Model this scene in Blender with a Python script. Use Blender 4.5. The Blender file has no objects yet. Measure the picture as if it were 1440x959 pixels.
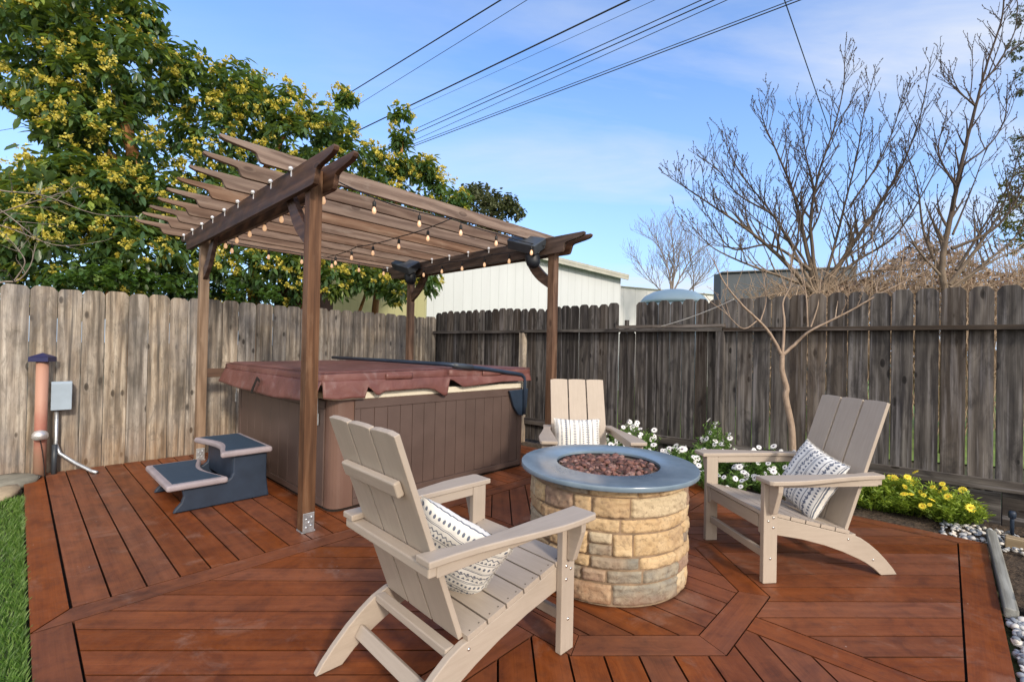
import bpy, bmesh, math, random
import numpy as np
from mathutils import Vector, Matrix, noise as mnoise
R = math.radians
random.seed(7); rng = np.random.default_rng(11)
scene = bpy.context.scene
C = scene.collection

# ---------------------------------------------------------------- camera model (metres, +Y away from the camera)
F, CY, ROLL, PITCH, H, TH = 652.165, 485.183, R(1.1742), R(0.4877), 1.38, R(43.1524)
PX, PY = -1.5056, 3.4607                      # the near pergola post: origin of the yard frame
AX = Vector((math.sin(TH), math.cos(TH), 0)); BX = Vector((-math.cos(TH), math.sin(TH), 0)); ZX = Vector((0, 0, 1))
YROT = math.pi/2 - TH
def xy(a, b, z=0.0): return Vector((PX, PY, z)) + AX*a + BX*b
def at(px, py, Y):                            # survey helper: a point of the place at distance Y
    c, s = math.cos(ROLL), math.sin(ROLL); dx, dy = px-720, py-CY
    u = dx*c+dy*s; w = -dx*s+dy*c
    d = Vector((u, F*math.cos(PITCH)+w*math.sin(PITCH), F*math.sin(PITCH)-w*math.cos(PITCH)))
    return d*(Y/d.y) + Vector((0, 0, H))

# ---------------------------------------------------------------- properties
def tag(o, label, cat, group=None, kind=None):
    if kind: o['kind'] = kind
    if label: o['label'] = label
    if cat: o['category'] = cat
    if group: o['group'] = group
    return o
def empty(name, loc, rz=0.0):
    o = bpy.data.objects.new(name, None); C.objects.link(o)
    o.location = loc; o.rotation_euler = (0, 0, rz); o.empty_display_size = .2
    return o
def thing(name, label, cat, loc=(0, 0, 0), rz=0.0, group=None):
    return tag(empty(name, loc, rz), label, cat, group)
def place(o, loc, rz=0.0):
    o.location = loc; o.rotation_euler = (0, 0, rz); return o
def child_copy(o, parent):
    c = o.copy(); C.objects.link(c); c.parent = parent
    for g in o.children: child_copy(g, c)
    return c
def dup(root, loc, rz, label=None):
    r = root.copy(); C.objects.link(r); r.location = loc; r.rotation_euler = (0, 0, rz)
    if label: r['label'] = label
    for ch in list(root.children): child_copy(ch, r)
    return r

# ---------------------------------------------------------------- node helpers
class NT:
    def __init__(s, name, world=False):
        if world:
            s.m = bpy.data.worlds.new(name)
        else:
            s.m = bpy.data.materials.new(name)
        s.m.use_nodes = True; s.t = s.m.node_tree; s.t.nodes.clear()
    def n(s, typ, **kw):
        nd = s.t.nodes.new(typ)
        for k, v in kw.items(): setattr(nd, k, v)
        return nd
    def put(s, sock, v):
        if v is None: return
        if isinstance(v, bpy.types.NodeSocket): s.t.links.new(v, sock)
        elif isinstance(v, (tuple, list)) and len(v) == 3 and sock.type == 'RGBA': sock.default_value = (*v, 1)
        else: sock.default_value = v
    def attr(s, name, out='Color'): return s.n('ShaderNodeAttribute', attribute_name=name).outputs[out]
    def math(s, op, a, b=None, c=None, clamp=False):
        nd = s.n('ShaderNodeMath', operation=op, use_clamp=clamp)
        s.put(nd.inputs[0], a); s.put(nd.inputs[1], b)
        if c is not None: s.put(nd.inputs[2], c)
        return nd.outputs[0]
    def mapping(s, v, scale=(1, 1, 1), loc=(0, 0, 0), rot=(0, 0, 0)):
        nd = s.n('ShaderNodeMapping'); s.put(nd.inputs['Vector'], v)
        nd.inputs['Scale'].default_value = scale; nd.inputs['Location'].default_value = loc; nd.inputs['Rotation'].default_value = rot
        return nd.outputs[0]
    def noise(s, v, scale, detail=4, rough=.55, dist=0.0, out='Fac'):
        nd = s.n('ShaderNodeTexNoise'); s.put(nd.inputs['Vector'], v)
        nd.inputs['Scale'].default_value = scale; nd.inputs['Detail'].default_value = detail
        nd.inputs['Roughness'].default_value = rough; nd.inputs['Distortion'].default_value = dist
        return nd.outputs[out]
    def voro(s, v, scale, feature='F1', out='Distance', rand=1.0):
        nd = s.n('ShaderNodeTexVoronoi', feature=feature); s.put(nd.inputs['Vector'], v)
        nd.inputs['Scale'].default_value = scale; nd.inputs['Randomness'].default_value = rand
        return nd.outputs[out]
    def ramp(s, f, stops, interp='LINEAR'):
        nd = s.n('ShaderNodeValToRGB'); s.put(nd.inputs[0], f); e = nd.color_ramp.elements; nd.color_ramp.interpolation = interp
        while len(e) < len(stops): e.new(.5)
        for q, (p, c) in zip(e, stops):
            q.position = p; q.color = (*c, 1) if isinstance(c, (tuple, list)) else (c, c, c, 1)
        return nd.outputs[0]
    def mix(s, f, a, b, blend='MIX'):
        nd = s.n('ShaderNodeMix', data_type='RGBA', blend_type=blend)
        s.put(nd.inputs[0], f); s.put(nd.inputs[6], a); s.put(nd.inputs[7], b)
        return nd.outputs[2]
    def sep(s, v):
        nd = s.n('ShaderNodeSeparateXYZ'); s.put(nd.inputs[0], v); return nd.outputs
    def comb(s, x, y, z):
        nd = s.n('ShaderNodeCombineXYZ'); s.put(nd.inputs[0], x); s.put(nd.inputs[1], y); s.put(nd.inputs[2], z); return nd.outputs[0]
    def bump(s, h, strength=.3, dist=.01, nrm=None):
        nd = s.n('ShaderNodeBump'); s.put(nd.inputs['Height'], h)
        nd.inputs['Strength'].default_value = strength; nd.inputs['Distance'].default_value = dist
        if nrm is not None: s.put(nd.inputs['Normal'], nrm)
        return nd.outputs[0]
    def obj(s): return s.n('ShaderNodeTexCoord').outputs['Object']
    def pos(s): return s.n('ShaderNodeNewGeometry').outputs['Position']
    def done(s, col, rough=.6, nrm=None, metal=0.0, emit=None, es=0.0, spec=.5, transl=None, coat=0.0, trans=0.0):
        b = s.n('ShaderNodeBsdfPrincipled'); o = s.n('ShaderNodeOutputMaterial')
        s.put(b.inputs['Base Color'], col); s.put(b.inputs['Roughness'], rough); s.put(b.inputs['Normal'], nrm)
        s.put(b.inputs['Metallic'], metal); b.inputs['Specular IOR Level'].default_value = spec
        b.inputs['Coat Weight'].default_value = coat; b.inputs['Transmission Weight'].default_value = trans
        if emit is not None: s.put(b.inputs['Emission Color'], emit); b.inputs['Emission Strength'].default_value = es
        sh = b.outputs[0]
        if transl:
            tr = s.n('ShaderNodeBsdfTranslucent'); s.put(tr.inputs[0], transl[1]); mx = s.n('ShaderNodeMixShader')
            mx.inputs[0].default_value = transl[0]; s.t.links.new(sh, mx.inputs[1]); s.t.links.new(tr.outputs[0], mx.inputs[2]); sh = mx.outputs[0]
        s.t.links.new(sh, o.inputs[0])
        return s.m

def wood(name, dark, mid, light, rough=.75, knots=.5, stain=(.05, .045, .04), stain_amt=.5, gstr=.5, bump=.35, rv=.35,
         ring=90., kscale=2.3, worn=None, worn_amt=0., spec=.35, zfx=None, edge=None, sat=(.75, .5)):
    s = NT(name); gp = s.attr('gp', 'Vector'); rnd = s.sep(s.attr('rnd', 'Vector'))
    warp = s.noise(s.mapping(gp, (1.6, 7, 7)), 1.0, 3, .5)
    warp2 = s.noise(s.mapping(gp, (.6, 2.2, 2.2), (3, 5, 7)), 1.0, 2, .5)
    x = s.sep(gp)
    # knots: sparse elongated cells that also bend the rings around them
    kv = s.mapping(gp, (kscale, kscale*2.3, kscale*2.3), (1.3, .7, 0)); kd = s.voro(kv, 1.0)
    kn = s.ramp(kd, [(0.0, 1.0), (.10, .85), (.16, .15), (.34, 0.0)])
    ringc = s.math('ADD', s.math('MULTIPLY', x[1], ring), s.math('MULTIPLY', warp, 9.0))
    ringc = s.math('ADD', ringc, s.math('MULTIPLY', warp2, 14.0))
    ringc = s.math('ADD', ringc, s.math('MULTIPLY', kn, 7.0))
    rings = s.math('ADD', s.math('MULTIPLY', s.math('SINE', ringc), .5), .5)
    fine = s.noise(s.mapping(gp, (2.0, 170, 170)), 1.0, 4, .65)
    med = s.noise(s.mapping(gp, (1.1, 34, 34), (9, 2, 4)), 1.0, 4, .6)
    g = s.math('ADD', s.math('MULTIPLY', rings, .22*gstr*2), s.math('ADD', s.math('MULTIPLY', fine, .5), s.math('MULTIPLY', med, .5)))
    g = s.math('SUBTRACT', g, .22*gstr)
    col = s.ramp(g, [(.28, dark), (.5, mid), (.74, light)])
    st = s.noise(s.mapping(gp, (.9, 9, 9), (4, 8, 1)), 1.0, 5, .62, .4)
    st2 = s.noise(s.mapping(gp, (2.2, 4.5, 4.5), (14, 3, 1)), 1.0, 4, .6)
    stf = s.ramp(s.math('ADD', s.math('MULTIPLY', st, .6), s.math('MULTIPLY', st2, .4)), [(.46, 0.0), (.68, 1.0)])
    col = s.mix(s.math('MULTIPLY', stf, stain_amt), col, stain)
    if knots > 0: col = s.mix(s.math('MULTIPLY', kn, knots), col, tuple(c*.22 for c in dark))
    if worn is not None:
        wn = s.noise(s.mapping(gp, (2.5, 7, 7), (1, 1, 9)), 1.0, 6, .68, .3)
        wf = s.math('MULTIPLY', s.ramp(wn, [(.54, 0.0), (.74, 1.0)]), worn_amt)
        wf = s.math('MULTIPLY', wf, s.ramp(fine, [(.3, .35), (.6, 1.0)]))
        col = s.mix(wf, col, worn)
    v = s.math('ADD', s.math('MULTIPLY', rnd[0], rv*2), 1-rv)
    col = s.mix(1.0, col, s.comb(v, v, v), 'MULTIPLY')
    hs = s.n('ShaderNodeHueSaturation'); s.put(hs.inputs['Color'], col)
    s.put(hs.inputs['Saturation'], s.math('ADD', s.math('MULTIPLY', rnd[1], sat[1]), sat[0])); col = hs.outputs[0]
    if zfx: col = zfx(s, col, gp, rnd)
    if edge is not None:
        # occlusion shade painted into the colour along board edges and gaps
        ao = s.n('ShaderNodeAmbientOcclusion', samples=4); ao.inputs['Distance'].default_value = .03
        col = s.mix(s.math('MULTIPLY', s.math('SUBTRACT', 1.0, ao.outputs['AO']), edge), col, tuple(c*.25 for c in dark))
    ht = s.math('ADD', s.math('MULTIPLY', g, .8), s.math('MULTIPLY', kn, -.3))
    nr = s.bump(ht, bump, .004)
    rr = s.math('ADD', rough-.12, s.math('MULTIPLY', s.noise(s.mapping(gp, (2, 9, 9)), 1.0, 4), .24))
    return s.done(col, rr, nr, spec=spec)

# ---------------------------------------------------------------- mesh building
class MB:
    def __init__(s): s.v = []; s.f = []; s.g = []; s.r = []; s.mi = []; s.closed = True
    def _add(s, vs, fs, gs, rn, mi=0):
        n = len(s.v); s.v += [tuple(q) for q in vs]; s.f += [tuple(n+i for i in q) for q in fs]; s.g += gs; s.r += [rn]*len(vs); s.mi += [mi]*len(fs)
    def prism(s, poly, O, U, V, W, t, grain='u', rnd=None, mi=0, t0=0.0):
        O, U, V, W = Vector(O), Vector(U), Vector(V), Vector(W); n = len(poly)
        rn = rnd or (random.random(), random.random(), random.random())
        ou, ov = random.random()*40, random.random()*20
        vs, gs = [], []
        for w in (t0, t0+t):
            for u, v in poly:
                vs.append(O+U*u+V*v+W*w)
                gs.append((u+ou, v+ov, w) if grain == 'u' else ((v+ou, u+ov, w) if grain == 'v' else (w+ou, u+ov, v)))
        flip = U.cross(V).dot(W) < 0
        ar = sum(poly[i][0]*poly[(i+1) % n][1]-poly[(i+1) % n][0]*poly[i][1] for i in range(n)) < 0
        fs = [tuple(range(n-1, -1, -1)), tuple(range(n, 2*n))]+[(i, (i+1) % n, n+(i+1) % n, n+i) for i in range(n)]
        if flip != ar: fs = [q[::-1] for q in fs]
        s._add(vs, fs, gs, rn, mi); return s
    def box(s, x0, x1, y0, y1, z0, z1, grain='x', rnd=None, mi=0):
        if grain == 'x': return s.prism([(x0, y0), (x1, y0), (x1, y1), (x0, y1)], (0, 0, z0), (1, 0, 0), (0, 1, 0), (0, 0, 1), z1-z0, 'u', rnd, mi)
        if grain == 'y': return s.prism([(y0, x0), (y1, x0), (y1, x1), (y0, x1)], (0, 0, z0), (0, 1, 0), (1, 0, 0), (0, 0, 1), z1-z0, 'u', rnd, mi)
        return s.prism([(z0, x0), (z1, x0), (z1, x1), (z0, x1)], (0, y0, 0), (0, 0, 1), (1, 0, 0), (0, 1, 0), y1-y0, 'u', rnd, mi)
    def bar(s, p0, p1, w, t, up=(0, 0, 1), rnd=None, mi=0):
        p0, p1 = Vector(p0), Vector(p1); U = p1-p0; L = U.length; U.normalize(); V = Vector(up).cross(U).normalized(); W = U.cross(V)
        return s.prism([(0, -w/2), (L, -w/2), (L, w/2), (0, w/2)], p0-W*t/2, U, V, W, t, 'u', rnd, mi)
    def lathe(s, prof, n=32, O=(0, 0, 0), axis=None, mi=0, rnd=None):
        O = Vector(O); M = Matrix.Identity(3) if axis is None else Vector((0, 0, 1)).rotation_difference(Vector(axis)).to_matrix()
        vs, gs, fs = [], [], []
        for r, z in prof:
            for k in range(n):
                a = 2*math.pi*k/n; vs.append(O+M@Vector((r*math.cos(a), r*math.sin(a), z))); gs.append((z, a*max(r, .02), 0))
        for i in range(len(prof)-1):
            for k in range(n):
                k2 = (k+1) % n; fs.append((i*n+k, i*n+k2, (i+1)*n+k2, (i+1)*n+k))
        if prof[0][0] > 1e-5: fs.append(tuple(range(n-1, -1, -1)))
        if prof[-1][0] > 1e-5: fs.append(tuple((len(prof)-1)*n+k for k in range(n)))
        s._add(vs, fs, gs, rnd or (random.random(), random.random(), random.random()), mi); return s
    def tube(s, pts, r, n=8, cap=True, mi=0):
        pts = [Vector(p) for p in pts]; rs = r if isinstance(r, (list, tuple)) else [r]*len(pts)
        vs, gs, fs = [], [], []; up = Vector((0, 0, 1)); L = 0
        for i, p in enumerate(pts):
            d = (pts[min(i+1, len(pts)-1)]-pts[max(i-1, 0)]).normalized()
            u = up-d*up.dot(d)
            if u.length < .05: u = Vector((1, 0, 0))-d*d.x
            u.normalize(); up = u; w = d.cross(u)
            if i: L += (p-pts[i-1]).length
            for k in range(n):
                a = 2*math.pi*k/n; vs.append(p+(u*math.cos(a)+w*math.sin(a))*rs[i]); gs.append((L, a*rs[i], 0))
        for i in range(len(pts)-1):
            for k in range(n): k2 = (k+1) % n; fs.append((i*n+k, i*n+k2, (i+1)*n+k2, (i+1)*n+k))
        if cap: fs += [tuple(range(n-1, -1, -1)), tuple((len(pts)-1)*n+k for k in range(n))]
        s._add(vs, fs, gs, (random.random(), random.random(), random.random()), mi); return s
    def grid(s, fn, nu, nv, gfn=None, closed=False, mi=0, rnd=None):
        vs, gs, fs = [], [], []; s.closed = False
        for j in range(nv+1):
            for i in range(nu+1):
                u, v = i/nu, j/nv; p = fn(u, v); vs.append(p); gs.append(tuple(gfn(u, v)) if gfn else (u, v, 0))
        for j in range(nv):
            for i in range(nu): a = j*(nu+1)+i; fs.append((a, a+1, a+nu+2, a+nu+1))
        s._add(vs, fs, gs, rnd or (random.random(), random.random(), random.random()), mi); return s
    def build(s, name, mat, parent=None, off=(0, 0, 0), bevel=0.0, smooth=False, seg=2, angle=35):
        me = bpy.data.meshes.new(name); ox, oy, oz = off
        me.from_pydata([(x-ox, y-oy, z-oz) for x, y, z in s.v], [], s.f)
        a = me.attributes.new('gp', 'FLOAT_VECTOR', 'POINT'); a.data.foreach_set('vector', np.array(s.g, dtype=np.float32).ravel())
        a = me.attributes.new('rnd', 'FLOAT_VECTOR', 'POINT'); a.data.foreach_set('vector', np.array(s.r, dtype=np.float32).ravel())
        mats = mat if isinstance(mat, (list, tuple)) else [mat]
        for m in mats: me.materials.append(m)
        if len(mats) > 1: me.polygons.foreach_set('material_index', s.mi)
        if s.closed:
            bm = bmesh.new(); bm.from_mesh(me); bmesh.ops.recalc_face_normals(bm, faces=bm.faces); bm.to_mesh(me); bm.free()
        if smooth: me.polygons.foreach_set('use_smooth', [True]*len(me.polygons))
        me.update()
        o = bpy.data.objects.new(name, me); C.objects.link(o)
        if parent: o.parent = parent
        if bevel > 0:
            b = o.modifiers.new('bevel', 'BEVEL'); b.width = bevel; b.segments = seg; b.limit_method = 'ANGLE'; b.angle_limit = R(angle)
        return o

def np_mesh(name, verts, faces, mat, parent=None, gp=None, rnd=None, smooth=False, loc=None):
    """verts (n,3) array, faces (m,k) int array"""
    me = bpy.data.meshes.new(name); n, (m, k) = len(verts), faces.shape
    if loc is not None: verts = verts-np.array(loc)
    me.vertices.add(n); me.vertices.foreach_set('co', verts.astype(np.float32).ravel())
    me.loops.add(m*k); me.loops.foreach_set('vertex_index', faces.astype(np.int32).ravel())
    me.polygons.add(m); me.polygons.foreach_set('loop_start', np.arange(0, m*k, k, dtype=np.int32))
    me.polygons.foreach_set('loop_total', np.full(m, k, dtype=np.int32))
    for nm, d in (('gp', gp), ('rnd', rnd)):
        if d is not None:
            a = me.attributes.new(nm, 'FLOAT_VECTOR', 'POINT'); a.data.foreach_set('vector', d.astype(np.float32).ravel())
    if smooth: me.polygons.foreach_set('use_smooth', np.ones(m, dtype=bool))
    me.materials.append(mat); me.update(calc_edges=True); me.validate()
    o = bpy.data.objects.new(name, me); C.objects.link(o)
    if parent: o.parent = parent
    elif loc is not None: o.location = loc
    return o

def unit(v): return v/np.maximum(np.linalg.norm(v, axis=-1, keepdims=True), 1e-9)
def leaf_geo(P, D, Nh, L, Wd, fold=.25, droop=.2, rnd=None):
    """two folded quads a leaf: base P, direction D, normal hint Nh"""
    D = unit(D); S = unit(np.cross(D, Nh)); N = unit(np.cross(S, D)); L = L[:, None]; Wd = Wd[:, None]
    mid = -N*Wd*fold
    p0 = P; p1 = P+D*L*.33+S*Wd*.5; p2 = P+D*L*.70+S*Wd*.42-N*L*droop*.4; p3 = P+D*L-N*L*droop
    p4 = P+D*L*.70-S*Wd*.42-N*L*droop*.4; p5 = P+D*L*.33-S*Wd*.5
    m1 = P+D*L*.5+mid-N*L*droop*.15
    V = np.stack([p0, p1, p2, p3, p4, p5, m1], 1).reshape(-1, 3); n = len(P); b = (np.arange(n)*7)[:, None]
    Fq = np.concatenate([b+np.array([[0, 1, 2, 6]]), b+np.array([[6, 2, 3, 4]]), b+np.array([[6, 4, 5, 0]])], 0)
    r = rnd if rnd is not None else rng.random((n, 3))
    return V, Fq, np.repeat(r, 7, 0)
def cat(parts):
    V, Fq, Rn = [], [], []; o = 0
    for v, f, r in parts: V.append(v); Fq.append(f+o); Rn.append(r); o += len(v)
    return np.concatenate(V), np.concatenate(Fq), np.concatenate(Rn)
def bits_geo(P, size, rnd=None):
    """small randomly turned quads (petals, florets, buds)"""
    n = len(P); a = unit(rng.normal(size=(n, 3))); b = unit(np.cross(a, rng.normal(size=(n, 3)))); s = size[:, None] if np.ndim(size) else size
    V = np.stack([P-a*s-b*s*.5, P+a*s*.2-b*s, P+a*s+b*s*.5, P-a*s*.2+b*s], 1).reshape(-1, 3)
    Fq = (np.arange(n)*4)[:, None]+np.arange(4)[None]
    return V, Fq, np.repeat(rnd if rnd is not None else rng.random((n, 3)), 4, 0)
def seg_geo(P0, P1, r0, r1, k=5):
    n = len(P0); D = unit(P1-P0); h = np.where(np.abs(D[:, 2:3]) > .9, np.array([[1., 0, 0]]), np.array([[0, 0, 1.]]))
    U = unit(np.cross(D, h)); W = np.cross(D, U); a = 2*np.pi*np.arange(k)/k
    ring = U[:, None]*np.cos(a)[None, :, None]+W[:, None]*np.sin(a)[None, :, None]
    V = np.concatenate([P0[:, None]+ring*r0[:, None, None], P1[:, None]+ring*r1[:, None, None]], 1).reshape(-1, 3)
    i = np.arange(k); q = np.stack([i, (i+1) % k, k+(i+1) % k, k+i], 1)
    Fq = ((np.arange(n)*2*k)[:, None, None]+q[None]).reshape(-1, 4)
    return V, Fq, np.repeat(rng.random((n, 3)), 2*k, 0)

def plain(name, col, rough=.5, var=.12, scale=8, metal=0., bump=.0, bscale=60, spec=.5, coat=0.):
    s = NT(name); o = s.obj(); n = s.noise(o, scale, 5, .6)
    c = s.mix(s.ramp(n, [(.3, 0.0), (.7, 1.0)]), tuple(x*(1-var) for x in col), tuple(min(1, x*(1+var)) for x in col))
    nr = s.bump(s.noise(o, bscale, 4, .6), bump, .003) if bump else None
    rr = s.math('ADD', rough-.06, s.math('MULTIPLY', s.noise(o, scale*2, 4), .12))
    return s.done(c, rr, nr, metal, spec=spec, coat=coat)

# ================================================================= MATERIALS
def deck_fx(s, col, gp, rnd):
    p = s.pos(); big = s.noise(p, .9, 4, .6)
    col = s.mix(s.math('MULTIPLY', s.ramp(big, [(.42, 0.0), (.62, 1.0)]), .45), col, s.mix(.5, col, (.30, .085, .022)))
    m2 = s.noise(s.mapping(p, (1, 1, 1), (2, 9, 4)), 5.5, 7, .7, .8)
    col = s.mix(s.math('MULTIPLY', s.ramp(m2, [(.42, 0.0), (.66, 1.0)]), .38), col, (.29, .090, .030))
    col = s.mix(s.math('MULTIPLY', s.ramp(m2, [(.30, 1.0), (.46, 0.0)]), .42), col, (.055, .018, .010))
    sc = s.noise(s.mapping(p, (1, 1, 1), (7, 3, 0)), 2.6, 8, .74, .7)
    f = s.math('MULTIPLY', s.ramp(sc, [(.56, 0.0), (.74, 1.0)]), .50)
    col = s.mix(f, col, (.33, .21, .16))
    mo = s.noise(p, 16, 5, .7); col = s.mix(s.math('MULTIPLY', s.ramp(mo, [(.5, 0.0), (.72, 1.0)]), .38), col, (.055, .022, .014))
    sp = s.ramp(s.voro(p, 11.0), [(0.0, 1.0), (.035, .7), (.06, 0.0)])
    sp = s.math('MULTIPLY', sp, s.ramp(s.noise(p, 2.1, 2), [(.55, 0.0), (.65, .7)]))
    return s.mix(sp, col, (.55, .50, .46))
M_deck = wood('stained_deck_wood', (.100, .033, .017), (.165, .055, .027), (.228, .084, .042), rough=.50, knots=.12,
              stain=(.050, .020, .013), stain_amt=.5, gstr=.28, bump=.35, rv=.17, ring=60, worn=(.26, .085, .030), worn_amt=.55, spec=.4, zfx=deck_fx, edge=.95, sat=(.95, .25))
def lf_fx(s, col, gp, rnd):
    z = s.sep(s.pos())[2]; n = s.noise(s.mapping(gp, (3, 14, 14)), 1.0, 4)
    low = s.ramp(s.math('ADD', z, s.math('MULTIPLY', n, .5)), [(.25, 1.0), (.75, 0.0)])
    col = s.mix(s.math('MULTIPLY', low, .35), col, (.26, .13, .045))
    sk = s.ramp(s.noise(s.mapping(gp, (.7, 22, 22), (2, 7, 5)), 1.0, 5, .65), [(.50, 0.0), (.66, 1.0)])
    col = s.mix(s.math('MULTIPLY', sk, .80), col, (.060, .055, .050))
    gr = s.ramp(s.noise(s.pos(), 1.7, 5, .65), [(.46, 0.0), (.64, 1.0)])
    col = s.mix(s.math('MULTIPLY', gr, .5), col, s.mix(.65, col, (.20, .20, .215)))
    bl = s.noise(s.mapping(gp, (3.5, 9, 9), (31, 7, 5)), 1.0, 7, .72, .6)
    col = s.mix(s.math('MULTIPLY', s.ramp(bl, [(.52, 0.0), (.66, 1.0)]), .62), col, (.11, .095, .078))
    fn = s.noise(s.mapping(gp, (12, 120, 120)), 1.0, 5, .7)
    return s.mix(s.math('MULTIPLY', s.ramp(fn, [(.50, 0.0), (.68, 1.0)]), .45), col, (.10, .085, .07))
M_fence_l = wood('weathered_cedar', (.185, .150, .118), (.375, .320, .258), (.56, .505, .430), rough=.85, knots=1.0, stain=(.055, .050, .045),
                 stain_amt=.95, gstr=.5, bump=.6, rv=.22, ring=75, kscale=3.2, zfx=lf_fx, spec=.2)
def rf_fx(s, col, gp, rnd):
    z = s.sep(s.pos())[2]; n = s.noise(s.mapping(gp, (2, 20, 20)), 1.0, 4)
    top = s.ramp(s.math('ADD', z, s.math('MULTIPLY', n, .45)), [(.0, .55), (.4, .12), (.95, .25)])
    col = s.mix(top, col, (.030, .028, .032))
    st = s.ramp(s.noise(s.mapping(gp, (.8, 26, 26), (5, 5, 5)), 1.0, 5, .6), [(.52, 0.0), (.66, 1.0)])
    col = s.mix(s.math('MULTIPLY', st, .6), col, (.25, .24, .25))
    col = s.mix(s.math('MULTIPLY', s.ramp(rnd[2], [(.55, 0.0), (1.0, 1.0)]), .40), col, s.mix(.5, col, (.15, .10, .060)))
    bl = s.noise(s.mapping(gp, (2.5, 8, 8), (31, 7, 5)), 1.0, 7, .72, .6)
    return s.mix(s.math('MULTIPLY', s.ramp(bl, [(.50, 0.0), (.66, 1.0)]), .65), col, (.020, .019, .021))
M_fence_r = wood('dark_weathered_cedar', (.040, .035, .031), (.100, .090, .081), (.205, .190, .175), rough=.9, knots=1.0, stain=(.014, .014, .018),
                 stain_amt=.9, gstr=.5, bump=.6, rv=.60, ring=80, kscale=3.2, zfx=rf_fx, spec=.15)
M_perg = wood('brown_stained_timber', (.060, .032, .020), (.130, .072, .045), (.215, .132, .088), rough=.6, knots=.35, stain=(.038, .024, .018),
              stain_amt=.45, gstr=.45, bump=.3, rv=.18, ring=70, worn=(.27, .19, .135), worn_amt=.6, spec=.3)
M_postl = wood('aged_tan_timber', (.15, .095, .06), (.27, .185, .125), (.38, .28, .20), rough=.75, knots=.4, stain=(.08, .055, .04), stain_amt=.5, gstr=.45, bump=.3, rv=.1, ring=70, spec=.25)
M_raft = wood('rafter_timber', (.095, .052, .033), (.185, .115, .080), (.29, .20, .145), rough=.65, knots=.35, stain=(.06, .038, .028),
              stain_amt=.4, gstr=.45, bump=.3, rv=.18, ring=70, worn=(.30, .24, .19), worn_amt=.6, spec=.3)
M_beam = wood('dark_beam_timber', (.040, .022, .015), (.085, .046, .030), (.150, .088, .060), rough=.55, knots=.3, stain=(.025, .016, .012),
              stain_amt=.5, gstr=.45, bump=.3, rv=.15, ring=70, worn=(.19, .13, .10), worn_amt=.5, spec=.35)
M_timber = wood('pale_edging_timber', (.22, .17, .115), (.36, .29, .20), (.48, .41, .31), rough=.85, knots=.4, stain=(.10, .085, .07), stain_amt=.5, rv=.2)
M_timber_g = wood('grey_edging_timber', (.14, .135, .12), (.26, .26, .235), (.38, .385, .355), rough=.85, knots=.2, stain=(.07, .07, .06), stain_amt=.5, rv=.15)

s = NT('sand_poly_lumber'); o_ = s.attr('gp', 'Vector')
g_ = s.noise(s.mapping(o_, (6, 60, 60)), 1, 4, .6); sp_ = s.noise(o_, 420, 2, .7)
c_ = s.ramp(g_, [(.25, (.385, .325, .268)), (.75, (.440, .375, .312))])
c_ = s.mix(s.math('MULTIPLY', s.ramp(sp_, [(.45, 0.0), (.7, 1.0)]), .18), c_, (.30, .24, .175))
dz_ = s.noise(s.pos(), 2.3, 5, .65); c_ = s.mix(s.math('MULTIPLY', s.ramp(dz_, [(.45, 0.0), (.72, 1.0)]), .34), c_, (.30, .25, .20))
M_chair = s.done(c_, .52, s.bump(s.math('ADD', g_, s.math('MULTIPLY', sp_, .5)), .18, .002), spec=.4)

M_bolt = plain('stainless_bolt', (.75, .74, .72), .22, .1, 20, metal=.95)
M_galv = plain('galvanised_steel', (.52, .55, .58), .42, .25, 25, metal=.75, bump=.1)
M_zinc = plain('bright_zinc', (.78, .80, .84), .35, .08, 25, metal=.3)
M_tubpanel = plain('brown_tub_panel', (.098, .066, .056), .5, .14, 3, bump=.15, bscale=30)
M_tubcorner = plain('brown_tub_corner', (.150, .088, .068), .42, .12, 3, bump=.08)
M_rim = plain('cream_acrylic_rim', (.72, .66, .53), .3, .05, 4)
s = NT('maroon_vinyl'); o_ = s.obj(); n1 = s.noise(o_, 2.2, 6, .62); n2 = s.noise(o_, 9, 5, .6, .6); n3 = s.noise(o_, 160, 2)
c_ = s.ramp(n1, [(.3, (.105, .040, .034)), (.55, (.160, .063, .053)), (.78, (.225, .110, .095))])
c_ = s.mix(s.math('MULTIPLY', s.ramp(n2, [(.55, 0.0), (.8, 1.0)]), .35), c_, (.33, .27, .27))
M_vinyl = s.done(c_, s.math('ADD', .36, s.math('MULTIPLY', n2, .25)), s.bump(s.math('ADD', s.math('MULTIPLY', n2, 1.0), s.math('MULTIPLY', n3, .06)), .45, .02), spec=.45)
M_bar = plain('dark_blue_steel_tube', (.028, .045, .075), .38, .2, 10, metal=.2)
M_step = plain('slate_blue_plastic', (.017, .030, .055), .5, .2, 6, bump=.12)
M_tread = plain('mauve_grey_plastic', (.30, .26, .28), .5, .15, 5, bump=.1)
s = NT('ribbed_rubber'); o_ = s.obj(); w_ = s.math('SINE', s.math('MULTIPLY', s.sep(o_)[1], 420.0))
M_mat = s.done(s.mix(s.noise(o_, 9, 5, .65), (.016, .036, .065), (.032, .064, .105)), .65, s.bump(w_, .35, .002))
s = NT('blue_slate_sky_sheen'); o_ = s.obj(); n1 = s.noise(o_, 3.2, 7, .62, .4); n2 = s.noise(o_, 55, 4, .6)
c_ = s.ramp(n1, [(.3, (.125, .180, .235)), (.55, (.180, .245, .305)), (.75, (.26, .32, .365))])  # slate blue lightened, sky reflection put into the colour
M_slab = s.done(c_, s.math('ADD', .13, s.math('MULTIPLY', n1, .2)), s.bump(n2, .05, .002), spec=.7)
s = NT('ledger_stone'); gp = s.attr('gp', 'Vector'); rn = s.sep(s.attr('rnd', 'Vector'))
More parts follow.
